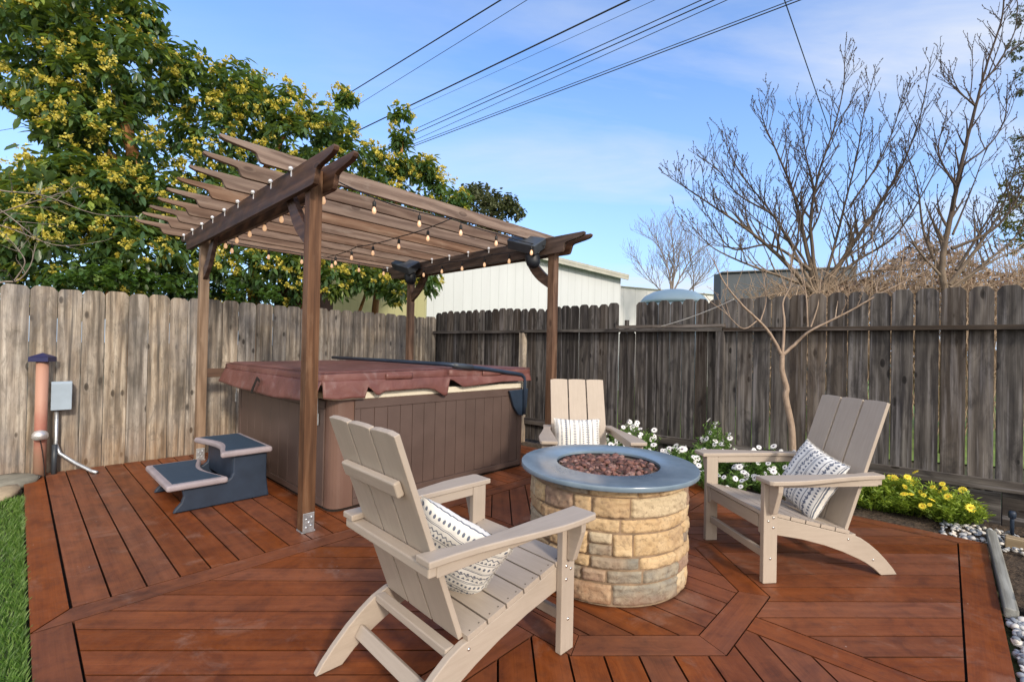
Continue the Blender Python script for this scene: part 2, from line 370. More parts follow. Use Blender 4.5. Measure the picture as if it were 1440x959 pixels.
base = s.ramp(rn[0], [(0, (.46, .315, .165)), (.35, (.56, .41, .235)), (.60, (.44, .28, .135)), (.68, (.26, .155, .115)), (.80, (.17, .165, .145)), (.86, (.20, .19, .165)), (1, (.56, .45, .29))])
n1 = s.noise(gp, 9, 6, .65, .5); n2 = s.noise(gp, 42, 5, .6); n3 = s.noise(gp, 3.5, 3)
c_ = s.mix(s.ramp(n1, [(.35, 0.0), (.7, .75)]), base, s.mix(.5, base, (.66, .54, .36)))
c_ = s.mix(s.math('MULTIPLY', s.ramp(n3, [(.5, 0.0), (.68, 1.0)]), .5), c_, (.29, .185, .115))
c_ = s.mix(s.math('MULTIPLY', s.ramp(n2, [(.3, 1.0), (.5, 0.0)]), .55), c_, (.13, .09, .06))
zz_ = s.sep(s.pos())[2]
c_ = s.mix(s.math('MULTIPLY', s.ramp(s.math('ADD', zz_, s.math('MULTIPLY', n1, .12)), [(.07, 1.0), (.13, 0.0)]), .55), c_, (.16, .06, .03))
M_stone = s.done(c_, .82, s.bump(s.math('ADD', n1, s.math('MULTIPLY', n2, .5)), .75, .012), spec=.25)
M_mortar = plain('tan_mortar', (.24, .17, .11), .9, .3, 20, bump=.4)
s = NT('lava_rock'); rn = s.sep(s.attr('rnd', 'Vector')); o_ = s.obj(); n1 = s.noise(o_, 60, 4, .7)
c_ = s.ramp(rn[0], [(0, (.06, .036, .032)), (.4, (.17, .075, .060)), (.7, (.28, .13, .10)), (1, (.36, .23, .20))])
c_ = s.mix(s.ramp(n1, [(.35, .65), (.6, 0.0)]), c_, (.03, .018, .016))
M_lava = s.done(c_, .75, s.bump(n1, .8, .006))
M_steel = plain('dark_burner_steel', (.035, .028, .025), .45, .3, 10, metal=.7)
s = NT('lawn_grass'); rn = s.sep(s.attr('rnd', 'Vector'))
M_grass = s.done(s.ramp(rn[0], [(0, (.05, .11, .02)), (.6, (.12, .23, .04)), (1, (.23, .34, .09))]), .5, transl=(.35, (.20, .40, .05)))
s = NT('garden_soil'); o_ = s.pos(); n1 = s.noise(o_, 26, 6, .7); n2 = s.voro(o_, 38)
M_soil = s.done(s.ramp(n1, [(.3, (.035, .024, .016)), (.55, (.085, .058, .038)), (.75, (.17, .125, .085))]), .95, s.bump(s.math('ADD', n1, s.math('MULTIPLY', n2, .5)), 1.0, .03))
s = NT('river_pebble'); rn = s.sep(s.attr('rnd', 'Vector'))
M_peb = s.done(s.ramp(rn[0], [(0, (.15, .17, .20)), (.35, (.30, .33, .37)), (.65, (.55, .54, .52)), (1, (.72, .66, .58))]), .55)

def foliage(name, stops, tr=(.12, .22, .02), ta=.25, rough=.42, spec=.5):
    s = NT(name); rn = s.sep(s.attr('rnd', 'Vector'))
    c = s.ramp(rn[0], stops); g = s.n('ShaderNodeNewGeometry').outputs['Backfacing']
    c = s.mix(s.math('MULTIPLY', g, .4), c, s.mix(.5, c, (.16, .20, .10)))
    return s.done(c, rough, spec=spec, transl=(ta, tr))
M_avo = foliage('avocado_leaf', [(0, (.017, .043, .020)), (.40, (.050, .110, .044)), (.75, (.120, .205, .068)), (1, (.29, .37, .075))], (.30, .42, .04), .28, .36)
M_avof = foliage('avocado_blossom', [(0, (.38, .34, .04)), (.5, (.68, .58, .09)), (1, (.88, .78, .22))], (.75, .62, .06), .35, .6, .2)
M_vine = foliage('vine_leaf', [(0, (.022, .055, .014)), (.6, (.065, .140, .026)), (1, (.17, .26, .05))], (.20, .36, .03), .3)
M_far = foliage('distant_leaf', [(0, (.05, .065, .035)), (.6, (.13, .145, .075)), (1, (.24, .23, .12))], (.15, .18, .04), .2, .7, .2)
M_farY = foliage('sunlit_distant_leaf', [(0, (.06, .07, .02)), (.6, (.16, .15, .04)), (1, (.30, .26, .08))], (.25, .25, .04), .3, .7, .2)
M_plant = foliage('daisy_leaf', [(0, (.030, .080, .016)), (.5, (.085, .185, .034)), (1, (.20, .33, .075))], (.20, .36, .05), .3, .5)
M_planty = foliage('yellow_daisy_leaf', [(0, (.06, .12, .014)), (.5, (.17, .28, .03)), (1, (.38, .48, .07))], (.42, .55, .05), .35, .5)
M_white = plain('white_petal', (.80, .80, .80), .6, .04)
M_yel = plain('yellow_petal', (.86, .70, .05), .6, .1)
M_eye = plain('flower_eye', (.10, .07, .12), .7, .1)
M_eyey = plain('golden_flower_eye', (.65, .38, .02), .7, .1)
def bark(name, a, b, sc=14, zb=.5, high=None):
    s = NT(name); o = s.pos(); n = s.noise(s.mapping(o, (1, 1, .35)), sc, 5, .65); c = s.ramp(n, [(.3, a), (.7, b)])
    if high: c = s.mix(s.ramp(s.sep(o)[2], [(2.3/6, 0.0), (4.2/6, 1.0)]) if False else s.math('MULTIPLY', s.math('SUBTRACT', s.sep(o)[2], 2.2), .6, clamp=True), c, high)
    return s.done(c, .85, s.bump(n, zb, .01), spec=.2)
M_bark = bark('pale_young_bark', (.24, .175, .130), (.42, .325, .25), 30)
M_bark2 = bark('grey_brown_bark', (.10, .075, .055), (.34, .27, .20), 10, high=(.070, .052, .042))
M_bark3 = bark('tan_twig_bark', (.24, .165, .11), (.52, .40, .29), 6)  # tan bark of the thicket twigs
M_bark4 = bark('rust_brown_bark', (.22, .10, .04), (.42, .21, .09), 8)
M_greyb = bark('pale_grey_bark', (.16, .13, .11), (.33, .28, .24), 12)

# ================================================================= WORLD, SUN, CAMERA
SUN_EL, SUN_AZ = 27., 150.                     # azimuth clockwise from +Y, behind and right of the camera
w = NT('World', True); scene.world = w.m
sky = w.n('ShaderNodeTexSky', sky_type='NISHITA', sun_disc=False); sky.sun_elevation = R(SUN_EL); sky.sun_rotation = R(SUN_AZ)
sky.air_density = 1.0; sky.dust_density = .6; sky.ozone_density = 1.6
d = w.n('ShaderNodeTexCoord').outputs['Generated']; dz = w.sep(d)
den = w.math('MAXIMUM', w.math('ADD', dz[2], .12), .03)
pl = w.comb(w.math('DIVIDE', dz[0], den), w.math('DIVIDE', dz[1], den), 0.0)
pl2 = w.mapping(pl, (.42, 1.6, 1), (1.7, .9, 0), (0, 0, R(-20)))
cn = w.noise(pl2, .75, 8, .56, .55)
cf = w.ramp(cn, [(.45, 0.0), (.55, .35), (.66, .9)])
right = w.ramp(w.math('ADD', w.math('MULTIPLY', dz[0], .5), .5), [(.30, .15), (.55, .75), (.8, 1.0)])
cf = w.math('MULTIPLY', cf, right)
low = w.ramp(dz[2], [(0.0, .85), (.20, .45), (.50, .08), (1, 0.0)])
skyc = w.mix(1.0, sky.outputs[0], (2.15, 2.70, 3.45), 'MULTIPLY')
skyc = w.mix(low, skyc, (5.0, 6.7, 9.9))
skyc = w.mix(cf, skyc, (8.6, 9.0, 9.8))
# unseen bright warm-white bank added behind the photographer to fill the yard with light
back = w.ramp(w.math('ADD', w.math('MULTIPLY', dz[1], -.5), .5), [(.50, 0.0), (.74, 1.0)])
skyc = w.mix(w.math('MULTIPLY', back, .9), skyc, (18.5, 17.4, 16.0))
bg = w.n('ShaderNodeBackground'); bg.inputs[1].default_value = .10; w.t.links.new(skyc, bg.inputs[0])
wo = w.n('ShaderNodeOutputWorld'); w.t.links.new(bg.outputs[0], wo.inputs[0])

sl = bpy.data.lights.new('sun', 'SUN'); sl.energy = 3.1; sl.angle = R(7); sl.color = (1.0, .87, .72)
so = bpy.data.objects.new('sun', sl); C.objects.link(so)
sd = Vector((math.sin(R(SUN_AZ))*math.cos(R(SUN_EL)), math.cos(R(SUN_AZ))*math.cos(R(SUN_EL)), math.sin(R(SUN_EL))))
so.rotation_euler = sd.to_track_quat('Z', 'Y').to_euler(); so.location = sd*30

cd = bpy.data.cameras.new('camera'); co = bpy.data.objects.new('camera', cd); C.objects.link(co); scene.camera = co
cd.sensor_width = 36; cd.lens = 36*F/1440; cd.shift_y = (CY-479.5)/1440; cd.clip_end = 2000; cd.clip_start = .05
co.matrix_world = Matrix.Translation((0, 0, H)) @ Matrix.Rotation(math.pi/2+PITCH, 4, 'X') @ Matrix.Rotation(ROLL, 4, 'Z')
scene.view_settings.view_transform = 'Standard'; scene.view_settings.look = 'None'; scene.view_settings.exposure = 0
scene.render.engine = 'CYCLES'; scene.cycles.max_bounces = 6; scene.cycles.transparent_max_bounces = 6
scene.cycles.use_denoising = True
scene.render.resolution_x = 1024; scene.render.resolution_y = 681

# ================================================================= GROUND
s = NT('open_ground'); p_ = s.pos(); n1 = s.noise(p_, .35, 6, .6); n2 = s.noise(p_, 18, 5, .7)
c_ = s.mix(s.ramp(n1, [(.4, 0.0), (.6, 1.0)]), (.085, .062, .040), (.075, .110, .035))
c_ = s.mix(s.ramp(n2, [(.35, .5), (.65, 0.0)]), c_, (.04, .032, .022))
M_ground = s.done(c_, .95, s.bump(n2, .8, .03))
m = MB(); m.grid(lambda u, v: Vector(((u-.5)*600, (v-.5)*600+150, -.075)), 40, 40)
g = m.build('ground', M_ground); tag(g, None, None, kind='structure')
# soil of the planting bed, a low rise between deck and back fence
def bed(u, v):
    b = -5.2+u*8.4; a0 = 3.36; a1 = 4.9-.10*(b+3.9)/2
    q = xy(a0+(a1-a0)*v, b, -.06+.045*mnoise.noise((u*26, v*9, 0))+.03*v); return q
m = MB(); m.grid(bed, 120, 30); o = m.build('soil_bed', M_soil, smooth=True); tag(o, None, None, kind='structure')
def bed2(u, v): return xy(1.0+u*2.7, -5.2+v*1.46, -.058+.05*mnoise.noise((u*14, v*9, 3)))
m = MB(); m.grid(bed2, 60, 40); o = m.build('soil_strip', M_soil, smooth=True); tag(o, None, None, kind='structure')
def nlawn(u, v): return Vector((-4+u*26, 9.0+v*26-u*7, -.06+.03*mnoise.noise((u*9, v*9, 0))))
M_nlawn = plain('neighbour_grass', (.16, .24, .05), .9, .4, 1.2, bump=.6)
m = MB(); m.grid(nlawn, 30, 30); o = m.build('neighbour_lawn', M_nlawn, smooth=True); tag(o, None, None, kind='structure')
def lawn(u, v): return xy(-4.2+u*2.765, -4+v*7.3, -.040)
m = MB(); m.grid(lawn, 4, 8); o = m.build('lawn_ground', M_ground); tag(o, None, None, kind='structure')

# ================================================================= DECK (boards laid in a yard-aligned pattern)
def clip(poly, n, d):        # keep points with n.p <= d
    out = []
    for i in range(len(poly)):
        p, q = poly[i], poly[(i+1) % len(poly)]; dp = n[0]*p[0]+n[1]*p[1]-d; dq = n[0]*q[0]+n[1]*q[1]-d
        if dp <= 0: out.append(p)
        if (dp < 0 < dq) or (dq < 0 < dp):
            t = dp/(dp-dq); out.append((p[0]+(q[0]-p[0])*t, p[1]+(q[1]-p[1])*t))
    return out
def area(p): return abs(sum(p[i][0]*p[(i+1) % len(p)][1]-p[(i+1) % len(p)][0]*p[i][1] for i in range(len(p))))/2 if len(p) > 2 else 0
deck = MB(); GAP = .0048
def lay(poly, u, rn=None, ztop=0.0):
    if area(poly) < 2e-4: return
    v = (-u[1], u[0]); q = [(p[0]*u[0]+p[1]*u[1], p[0]*v[0]+p[1]*v[1]) for p in poly]
    deck.prism(q, (0, 0, -.034+ztop), (u[0], u[1], 0), (v[0], v[1], 0), (0, 0, 1), .034, rnd=rn)
def shrink(poly, g):
    # pull a convex polygon in by g on every side
    n = len(poly); ar = sum(poly[i][0]*poly[(i+1) % n][1]-poly[(i+1) % n][0]*poly[i][1] for i in range(n)); sg = 1 if ar > 0 else -1
    out = list(poly)
    for i in range(n):
        p, q = poly[i], poly[(i+1) % n]; e = (q[0]-p[0], q[1]-p[1]); L = math.hypot(*e)
        if L < 1e-6: continue
        nn = (e[1]/L*sg, -e[0]/L*sg); out = clip(out, nn, nn[0]*p[0]+nn[1]*p[1]-g)
        if len(out) < 3: return []
    return out
OC = (1.11, -1.88); S2 = math.sqrt(.5)
OD = [(math.cos(k*math.pi/4), math.sin(k*math.pi/4)) for k in range(8)]
RIN, ROUT = .715, .862
def region(x0, x1, y0, y1, u, pitch, phase, octo=True):
    v = (-u[1], u[0]); base = [(x0, y0), (x1, y0), (x1, y1), (x0, y1)]; vals = [p[0]*v[0]+p[1]*v[1] for p in base]
    k0 = math.floor((min(vals)-phase)/pitch); k1 = math.ceil((max(vals)-phase)/pitch)
    for k in range(k0, k1+1):
        lo, hi = phase+k*pitch, phase+(k+1)*pitch
        p = clip(clip(base, v, hi-GAP), (-v[0], -v[1]), -(lo+GAP))
        if len(p) < 3: continue
        p = clip(clip(clip(clip(p, (1, 0), x1-GAP), (-1, 0), -x0-GAP), (0, 1), y1-GAP), (0, -1), -y0-GAP)
        if len(p) < 3: continue
        rn = (random.random(), random.random(), random.random())
        if not octo: lay(p, u, rn); continue
        rest = p      # peel the octagon off side by side
        for d in OD:
            dd = d[0]*OC[0]+d[1]*OC[1]+ROUT+GAP
            outp = clip(rest, (-d[0], -d[1]), -dd)
            if len(outp) > 2: lay(outp, u, rn)
            rest = clip(rest, d, dd)
            if len(rest) < 3: break
P_ = .1565
Cd, Dd = (S2, S2), (S2, -S2)
region(-1.28, 1.03, -1.865, -.345, Dd, P_, -1.057-8*P_)           # left field, boards across the picture
region(-1.28, 1.03, -3.54, -2.018, Cd, .160, -2.546-8*.16+.16*8)  # near field, boards running away
region(1.19, 3.35, -3.54, -1.84, Dd, P_, -.95)                    # right field
region(1.19, 3.35, -1.69, -.345, Cd, .165, -1.376)                # far field
region(-1.28, 3.35, -.185, 3.32, (0, 1), .1555, 1.12-.1555*20, octo=False)   # strip beside and under the tub
def plank(x0, x1, y0, y1, u, poly=None, zt=0.0):
    p = poly or [(x0, y0), (x1, y0), (x1, y1), (x0, y1)]; lay(shrink(p, GAP), u, ztop=zt)
plank(-1.28, 3.35, -.345, -.185, (1, 0), [(-1.43, -.345), (3.35, -.345), (3.35, -.185), (-1.28, -.185)])
plank(0, 0, 0, 0, (0, 1), [(-1.43, -.345), (-1.28, -.185), (-1.28, 3.32), (-1.43, 3.32)])
plank(-1.43, -1.28, -3.70, -.345, (0, 1))
plank(0, 0, 0, 0, (1, 0), [(-1.28, -3.70), (3.50, -3.70), (3.35, -3.54), (-1.28, -3.54)])
plank(0, 0, 0, 0, (0, 1), [(3.35, -3.54), (3.50, -3.70), (3.50, 3.32), (3.35, 3.32)])
plank(-1.28, OC[0]-ROUT, -2.018, -1.865, (1, 0)); plank(OC[0]+ROUT, 3.35, -1.84, -1.69, (1, 0))
plank(1.03, 1.19, -3.54, OC[1]-ROUT, (0, 1)); plank(1.03, 1.19, OC[1]+ROUT, -.345, (0, 1))
for k in range(8):     # the mitred octagon around the fire pit
    a0, a1 = (k-.5)*math.pi/4, (k+.5)*math.pi/4; f = 1/math.cos(math.pi/8)
    q = [(OC[0]+r*f*math.cos(a), OC[1]+r*f*math.sin(a)) for r, a in ((RIN, a0), (ROUT, a0), (ROUT, a1), (RIN, a1))]
    lay(shrink(q, .0018), (-math.sin(k*math.pi/4), math.cos(k*math.pi/4)))
for k in range(-5, 5):
    p = [(OC[0]-2, OC[1]-2), (OC[0]+2, OC[1]-2), (OC[0]+2, OC[1]+2), (OC[0]-2, OC[1]+2)]
    p = clip(clip(p, (1, 0), OC[0]+(k+1)*.1565-.05-GAP), (-1, 0), -(OC[0]+k*.1565-.05+GAP))
    for d_ in OD: p = clip(p, d_, d_[0]*OC[0]+d_[1]*OC[1]+RIN-GAP)
    lay(p, (0, 1))
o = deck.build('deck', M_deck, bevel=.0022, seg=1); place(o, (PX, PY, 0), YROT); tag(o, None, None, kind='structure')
M_dark = plain('near_black_shade', (.012, .008, .006), .9)
m = MB(); m.box(-1.424, 3.494, -3.694, 3.31, -.07, -.0355); o = m.build('deck_under_plane', M_dark); place(o, (PX, PY, 0), YROT); tag(o, None, None, kind='structure')  # dark sheet under the boards, gap shade painted as near-black colour

# ================================================================= FENCES
def picket(m, x, wd, z0, z1, y, t, ear=.035, lean=0.0):
    x0, x1 = x+.0018, x+wd-.0018; e = ear*random.uniform(.8, 1.15)
    j = lambda: random.uniform(-.004, .004)
    poly = [(z0, x0), (z0, x1), (z1-e+j(), x1+lean), (z1-e*.25+j(), x1-e*.55+lean), (z1+j(), x1-e*.95+lean), (z1+j(), x0+e*.95+lean), (z1-e*.25+j(), x0+e*.55+lean), (z1-e+j(), x0+lean)]
    m.prism(poly, (0, y, 0), (0, 0, 1), (1, 0, 0), (0, 1, 0), t)
# left fence: local x along A from the left, pickets face us
lf = thing('wooden_fence', 'light tan weathered dog-ear picket fence standing along the left side of the deck', 'fence', xy(3.74, 3.35), YROT, 'wooden yard fences')
m = MB(); x = -8.6
while x < -.02:
    wd = min(random.uniform(.180, .214), -x) if x < -.25 else -x
    if wd < .06: break
    picket(m, x, wd, -.03, 1.925+random.uniform(-.012, .012), random.uniform(0, .008), .018, ear=.042); x += wd+random.choice((0, 0, .001, .003))
m.build('picket_panel', M_fence_l, lf, bevel=.002, seg=1)
for z in (.35, 1.0, 1.62):
    m = MB(); m.box(-8.6, 0, .03, .068, z, z+.089); m.build('rail', M_fence_l, lf, bevel=.002)
for k in range(4):
    m = MB(); m.box(-8.2+k*2.5, -8.11+k*2.5, .07, .159, -.05, 1.8, grain='z'); m.build('post', M_fence_l, lf, bevel=.003)
# right fence
Q0 = Vector((-1.39161, 8.48037, 0)); Q1 = Vector((4.35805, 3.93991, 0)); QD = (Q1-Q0).normalized(); QR = math.atan2(QD.y, QD.x)
rf = thing('wooden_fence', 'dark grey-brown weathered picket fence with a top rail, behind the flowers', 'fence', Q0, QR, 'wooden yard fences')
m = MB(); x = -0.02; k = 0
while x < 11.5:
    wd = random.uniform(.142, .158) if x < 5 else random.uniform(.158, .174)
    short = 3.58 < x < 3.74                          # this picket is broken off at the rail
    if short: wd = .115
    gap = random.choice((.0, .0, .002, .006)) if x < 4.9 else random.choice((.0, .003, .006, .011) if x < 6.1 else (.004, .008, .012))
    picket(m, x, wd, .0 if x < 5 else .22, 1.66 if short else 2.02+random.uniform(-.018, .018)+.01*math.sin(x*2), random.uniform(0, .01), .018, ear=.046, lean=random.uniform(-.003, .003))
    x += wd+gap; k += 1
m.build('picket_panel', M_fence_r, rf, bevel=.002, seg=1)
m = MB(); m.box(3.66, 3.72, .05, .068, .1, 1.80, grain='z'); m.build('cut_picket', M_fence_r, rf, bevel=.002)
for z, hgt, d_ in ((1.635, .042, .088), (.90, .04, .0), (.235, .095, .038)):
    if d_ == 0: continue
    for x0, x1 in ((0, 2.0), (2.0, 4.93), (4.93, 11.5)):
        jz = random.uniform(-.008, .008); m = MB(); m.box(x0+.004, x1-.004, -d_-.001, -.001, z+jz, z+jz+hgt); m.build('rail', M_fence_r, rf, bevel=.003)
m = MB(); m.box(3.6, 4.95, -.091, -.002, 1.682, 1.72); m.build('rail', M_fence_r, rf, bevel=.003)
for x0 in (1.98, 4.86, 7.8, 10.7):
    m = MB(); m.box(x0, x0+.089, -.089, -.002, -.05, 1.63, grain='z'); m.build('post', M_fence_l if x0 < 2 else M_fence_r, rf, bevel=.003)
m = MB(); z = .0
for x0, x1 in ((4.96, 7.2), (7.2, 9.6)): m.box(x0+.003, x1-.003, .004, .03, -.06, .232)
m.build('kickboard', M_fence_r, rf, bevel=.003)

# ================================================================= PERGOLA
pg = thing('pergola', 'brown stained timber pergola with nine scalloped rafters standing over the hot tub', 'pergola', xy(0, 0), YROT)
LA, LB, ZB, ZT = 2.90, 2.95, 2.515, 2.715
for i, (a, b) in enumerate(((0, 0), (0, LB), (LA, 0), (LA, LB))):
    m = MB(); m.box(a-.047, a+.047, b-.047, b+.047, .012, ZB+.165, grain='z'); po = m.build('post', M_postl if (i == 1) else M_perg, pg, bevel=.005)
    m = MB(); m.box(a-.044, a+.040, b-.0515, b-.0475, .0, .145); m.box(a-.044, a+.040, b+.0475, b+.0515, 0, .145); m.box(a-.05, a+.05, b-.05, b+.05, 0, .011)
    for q, (dx, dz_) in enumerate(((-.02, .04), (.015, .05), (-.02, .10), (.018, .11), (0, .075))): m.lathe([(.009, 0), (.009, .004), (.004, .007), (0, .007)], 10, (a+dx, b-.0515, dz_), (0, -1, 0))
    m.build('post_base', M_galv, po, bevel=.002)
def tail(L0, L1, z0, z1, d):
    """profile along the length with a scalloped tail at both ends"""
    hgt = z1-z0
    e = [(.0, 1.0), (-.012, .93), (.0, .82), (.03, .74), (.09, .68), (.17, .62), (.235, .57), (.262, .50), (.272, .36), (.285, .16), (.30, .03), (.335, 0.0)]
    lft = [(L0+x*d, z0+y*hgt) for x, y in e]; rgt = [(L1-x*d, z0+y*hgt) for x, y in e][::-1]
    return lft+rgt
for a, al in ((-.0885, .038), (.0505, .038), (LA-.0885, .038), (LA+.0505, .038)):
    m = MB(); m.prism(tail(-.49, 3.70, ZB, ZT, 1.0), (a, 0, 0), (0, 1, 0), (0, 0, 1), (1, 0, 0), al); bm_ = m.build('beam', M_beam, pg, bevel=.004)
    if a < 0 or a == LA-.0885:
        for k in range(9):
            b = .2515+k*.4158
            if b > 3.6: continue
            for sx in (-1,):
                m = MB(); m.lathe([(.016, -.012), (.017, .004), (.012, .014), (0, .017)], 10, (a-.006, b-.050, ZT+.006), (-.5, -.3, 1)); m.box(a-.003, a+.012, b-.058, b-.042, ZT-.055, ZT+.004)
                m.build('bolt', M_zinc, bm_)
for k in range(9):
    b = .2515+k*.4158; jz = random.uniform(-.004, .004)
    m = MB(); m.prism(tail(-.555, 3.46, ZT-.006+jz, 2.834+jz, .88), (0, b-.02, 0), (1, 0, 0), (0, 0, 1), (0, 1, 0), .040)
    m.build('rafter', M_raft, pg, bevel=.004)
def brace(a, b, sg):
    n = 12; lo, up = [], []
    for i in range(n+1):
        t = i/n; x = .047+.40*t; z = 2.12+.40*t; bow = .050*math.sin(math.pi*t)
        lo.append((max(.048, x+bow*.7), z-bow*.7)); up.append((max(.048, x-.075+bow*.35), z+.075-bow*.35))
    up[-1] = (.39, 2.60); lo[-1] = (.50, 2.60)
    m = MB(); m.prism([(sg*x, z) for x, z in lo+up[::-1]], (a-.022, b, 0), (0, 1, 0), (0, 0, 1), (1, 0, 0), .044); m.build('brace', M_beam, pg, bevel=.003)
for a in (0, LA): brace(a, 0, 1); brace(a, LB, -1)
m = MB(); m.box(.05, .34, LB-.02, LB+.018, .97, 1.075); m.build('side_rail', M_perg, pg, bevel=.003)

# string lights hung under the rafters
M_cable = plain('black_rubber_cable', (.012, .012, .013), .6)
s = NT('warm_bulb_glass'); lw = s.n('ShaderNodeLayerWeight'); lw.inputs[0].default_value = .35
M_bulb = s.done((.55, .36, .26), .15, emit=s.mix(lw.outputs['Facing'], (1.0, .64, .34), (.95, .36, .12)), es=.70, spec=.6)
sl_ = thing('string_light', 'black cable of small glowing bulbs looped under the pergola rafters and beams', 'string lights', xy(1.45, 1.5, 0), YROT)
OFF = (1.45, 1.5, 0)
def strand(pts, nb, first=.5):
    pts = [Vector(p) for p in pts]; m = MB(); pos = []
    for i in range(len(pts)-1):
        p, q = pts[i], pts[i+1]; L = (q-p).length; n = max(4, int(L/.12)); seg = []
        for k in range(n+1):
            t = k/n; seg.append(p.lerp(q, t)+Vector((0, 0, -.10*L*.35*4*t*(1-t)*.5)))
        m.tube(seg, .0058, 6); pos += seg[:-1]
    m.build('cable', M_cable, sl_, OFF, smooth=True)
    acc = 0; tot = sum((pos[i+1]-pos[i]).length for i in range(len(pos)-1)); step = tot/nb; want = step*first
    for i in range(len(pos)-1):
        L = (pos[i+1]-pos[i]).length
        while acc+L >= want:
            p = pos[i].lerp(pos[i+1], (want-acc)/L); want += step
            m = MB(); m.tube([p, p-Vector((0, 0, .03))], .004, 6); m.lathe([(.005, 0), (.013, -.004), (.0155, -.012), (.0155, -.045), (.012, -.05)], 12, p-Vector((0, 0, .028)))
            so_ = m.build('socket', M_cable, sl_, OFF, smooth=True)
            m = MB(); m.lathe([(.009, .0), (.011, -.008), (.016, -.020), (.0185, -.034), (.017, -.048), (.010, -.058), (0, -.062)], 14, p-Vector((0, 0, .077)))
            m.build('bulb', M_bulb, so_, OFF, smooth=True)
        acc += L
zc = 2.615
strand([(.11, .02, zc), (.11, 1.0, zc), (.11, 1.9, zc), (.12, 2.86, zc), (.95, 2.86, zc-.01), (1.7, 2.86, zc), (2.45, 2.88, zc), (2.78, 2.86, zc)], 13, .15)
strand([(.115, .0, zc+.05), (.8, .16, zc+.03), (1.45, .16, zc+.055), (2.1, .16, zc+.03), (2.77, .05, zc)], 5, .9)
strand([(1.45, .17, zc+.055), (1.42, 1.0, zc+.0), (1.38, 1.9, zc), (1.45, 2.86, zc)], 5, .7)
strand([(2.77, .02, zc), (2.76, .9, zc), (2.75, 1.8, zc), (2.76, 2.86, zc)], 6, .3)

# two outdoor speakers under the far corners
M_spk = plain('dark_grey_speaker', (.045, .055, .068), .45, .2, 6, bump=.1)
M_spk2 = plain('black_speaker_grille', (.010, .014, .022), .5)
def speaker(a, b, label):
    t = thing('outdoor_speaker', label, 'speaker', xy(a, b, 2.30), YROT, 'outdoor speakers hanging in the pergola')
    m = MB(); Rm = Matrix.Rotation(R(-32), 3, 'Y') @ Matrix.Rotation(R(18), 3, 'X')
    def bx(m, cx, cy, cz, sx, sy, sz, Mx):
        c0 = Vector((cx, cy, cz)); m.prism([(-sx, -sy), (sx, -sy), (sx*.8, sy), (-sx*.8, sy)], c0-(Mx@Vector((0, 0, sz))), Mx@Vector((1, 0, 0)), Mx@Vector((0, 1, 0)), Mx@Vector((0, 0, 1)), 2*sz)
    bx(m, -.05, .08, .35, .13, .21, .06, Rm); m.build('cabinet', M_spk, t, bevel=.012, seg=3)
    m = MB(); m.lathe([(.0, -.14), (.05, -.13), (.082, -.09), (.09, 0), (.082, .07), (.05, .105), (0, .11)], 20, (.0, .02, .19), (.1, .35, 1)); m.build('driver', M_spk2, t, smooth=True)
    m = MB(); m.tube([(.02, -.02, .2), (.06, -.05, .28), (.06, -.05, .40)], .012, 8); m.build('bracket', M_galv, t)
speaker(LA-.17, .17, 'dark tilted outdoor speaker under the pergola beam at the right post')
speaker(LA-.20, LB-.28, 'small dark tilted outdoor speaker at the far corner of the pergola, above the leaning foliage')

# ================================================================= HOT TUB
tb = thing('hot_tub', 'square brown panelled hot tub with a cream rim standing under the pergola', 'hot tub', xy(1.48, 1.40), YROT); TO = (1.48, 1.40, 0)
A0, A1, B0, B1 = .285, 2.68, .20, 2.62
def rrect(x0, x1, y0, y1, r, n=6):
    pts = []
    for cx, cy, a0 in ((x1-r, y1-r, 0), (x0+r, y1-r, 90), (x0+r, y0+r, 180), (x1-r, y0+r, 270)):
        for i in range(n+1): a = R(a0+90*i/n); pts.append((cx+r*math.cos(a), cy+r*math.sin(a)))
    return pts
m = MB(); m.prism(rrect(A0+.006, A1-.006, B0+.006, B1-.006, .10), (0, 0, .02), (1, 0, 0), (0, 1, 0), (0, 0, 1), .90); m.build('cabinet', M_tubcorner, tb, TO, bevel=.004, smooth=False)
m = MB()
def face(m, fx, n, s0, s1, trim=.055):
    # planks side by side within a frame, on one side; fx(s, z, out) -> local point
    zt0, zt1 = .085, .845; W = (s1-s0-2*trim)/n
    def bxs(sa, sb, za, zb, o0, o1):
        c = [fx(sa, za, o0), fx(sb, za, o0), fx(sb, zb, o0), fx(sa, zb, o0), fx(sa, za, o1), fx(sb, za, o1), fx(sb, zb, o1), fx(sa, zb, o1)]
        m._add(c, [(0, 1, 2, 3), (7, 6, 5, 4), (0, 4, 5, 1), (1, 5, 6, 2), (2, 6, 7, 3), (3, 7, 4, 0)], [(0, 0, 0)]*8, (random.random(),)*3)
    for i in range(n): bxs(s0+trim+i*W+.0025, s0+trim+(i+1)*W-.0025, zt0+.003, zt1-.003, -.004, .004)
    bxs(s0, s1, zt1, .915, -.004, .010); bxs(s0, s1, .03, zt0, -.004, .010); bxs(s0, s0+trim-.002, zt0+.002, zt1-.002, -.004, .009); bxs(s1-trim+.002, s1, zt0+.002, zt1-.002, -.004, .009)
face(m, lambda s_, z, o: Vector((s_, B0-o, z)), 15, A0+.19, A1-.10)
m.build('front_panel', M_tubpanel, tb, TO, bevel=.002, seg=1)
m = MB(); face(m, lambda s_, z, o: Vector((A0-o, s_, z)), 9, B0+.14, B1-.10, .07); m.build('side_panel', M_tubpanel, tb, TO, bevel=.002, seg=1)
m = MB(); m.prism(rrect(A0-.005, A1+.005, B0-.005, B1+.005, .10), (0, 0, .922), (1, 0, 0), (0, 1, 0), (0, 0, 1), .062); m.build('rim', M_rim, tb, TO, bevel=.012, seg=3)
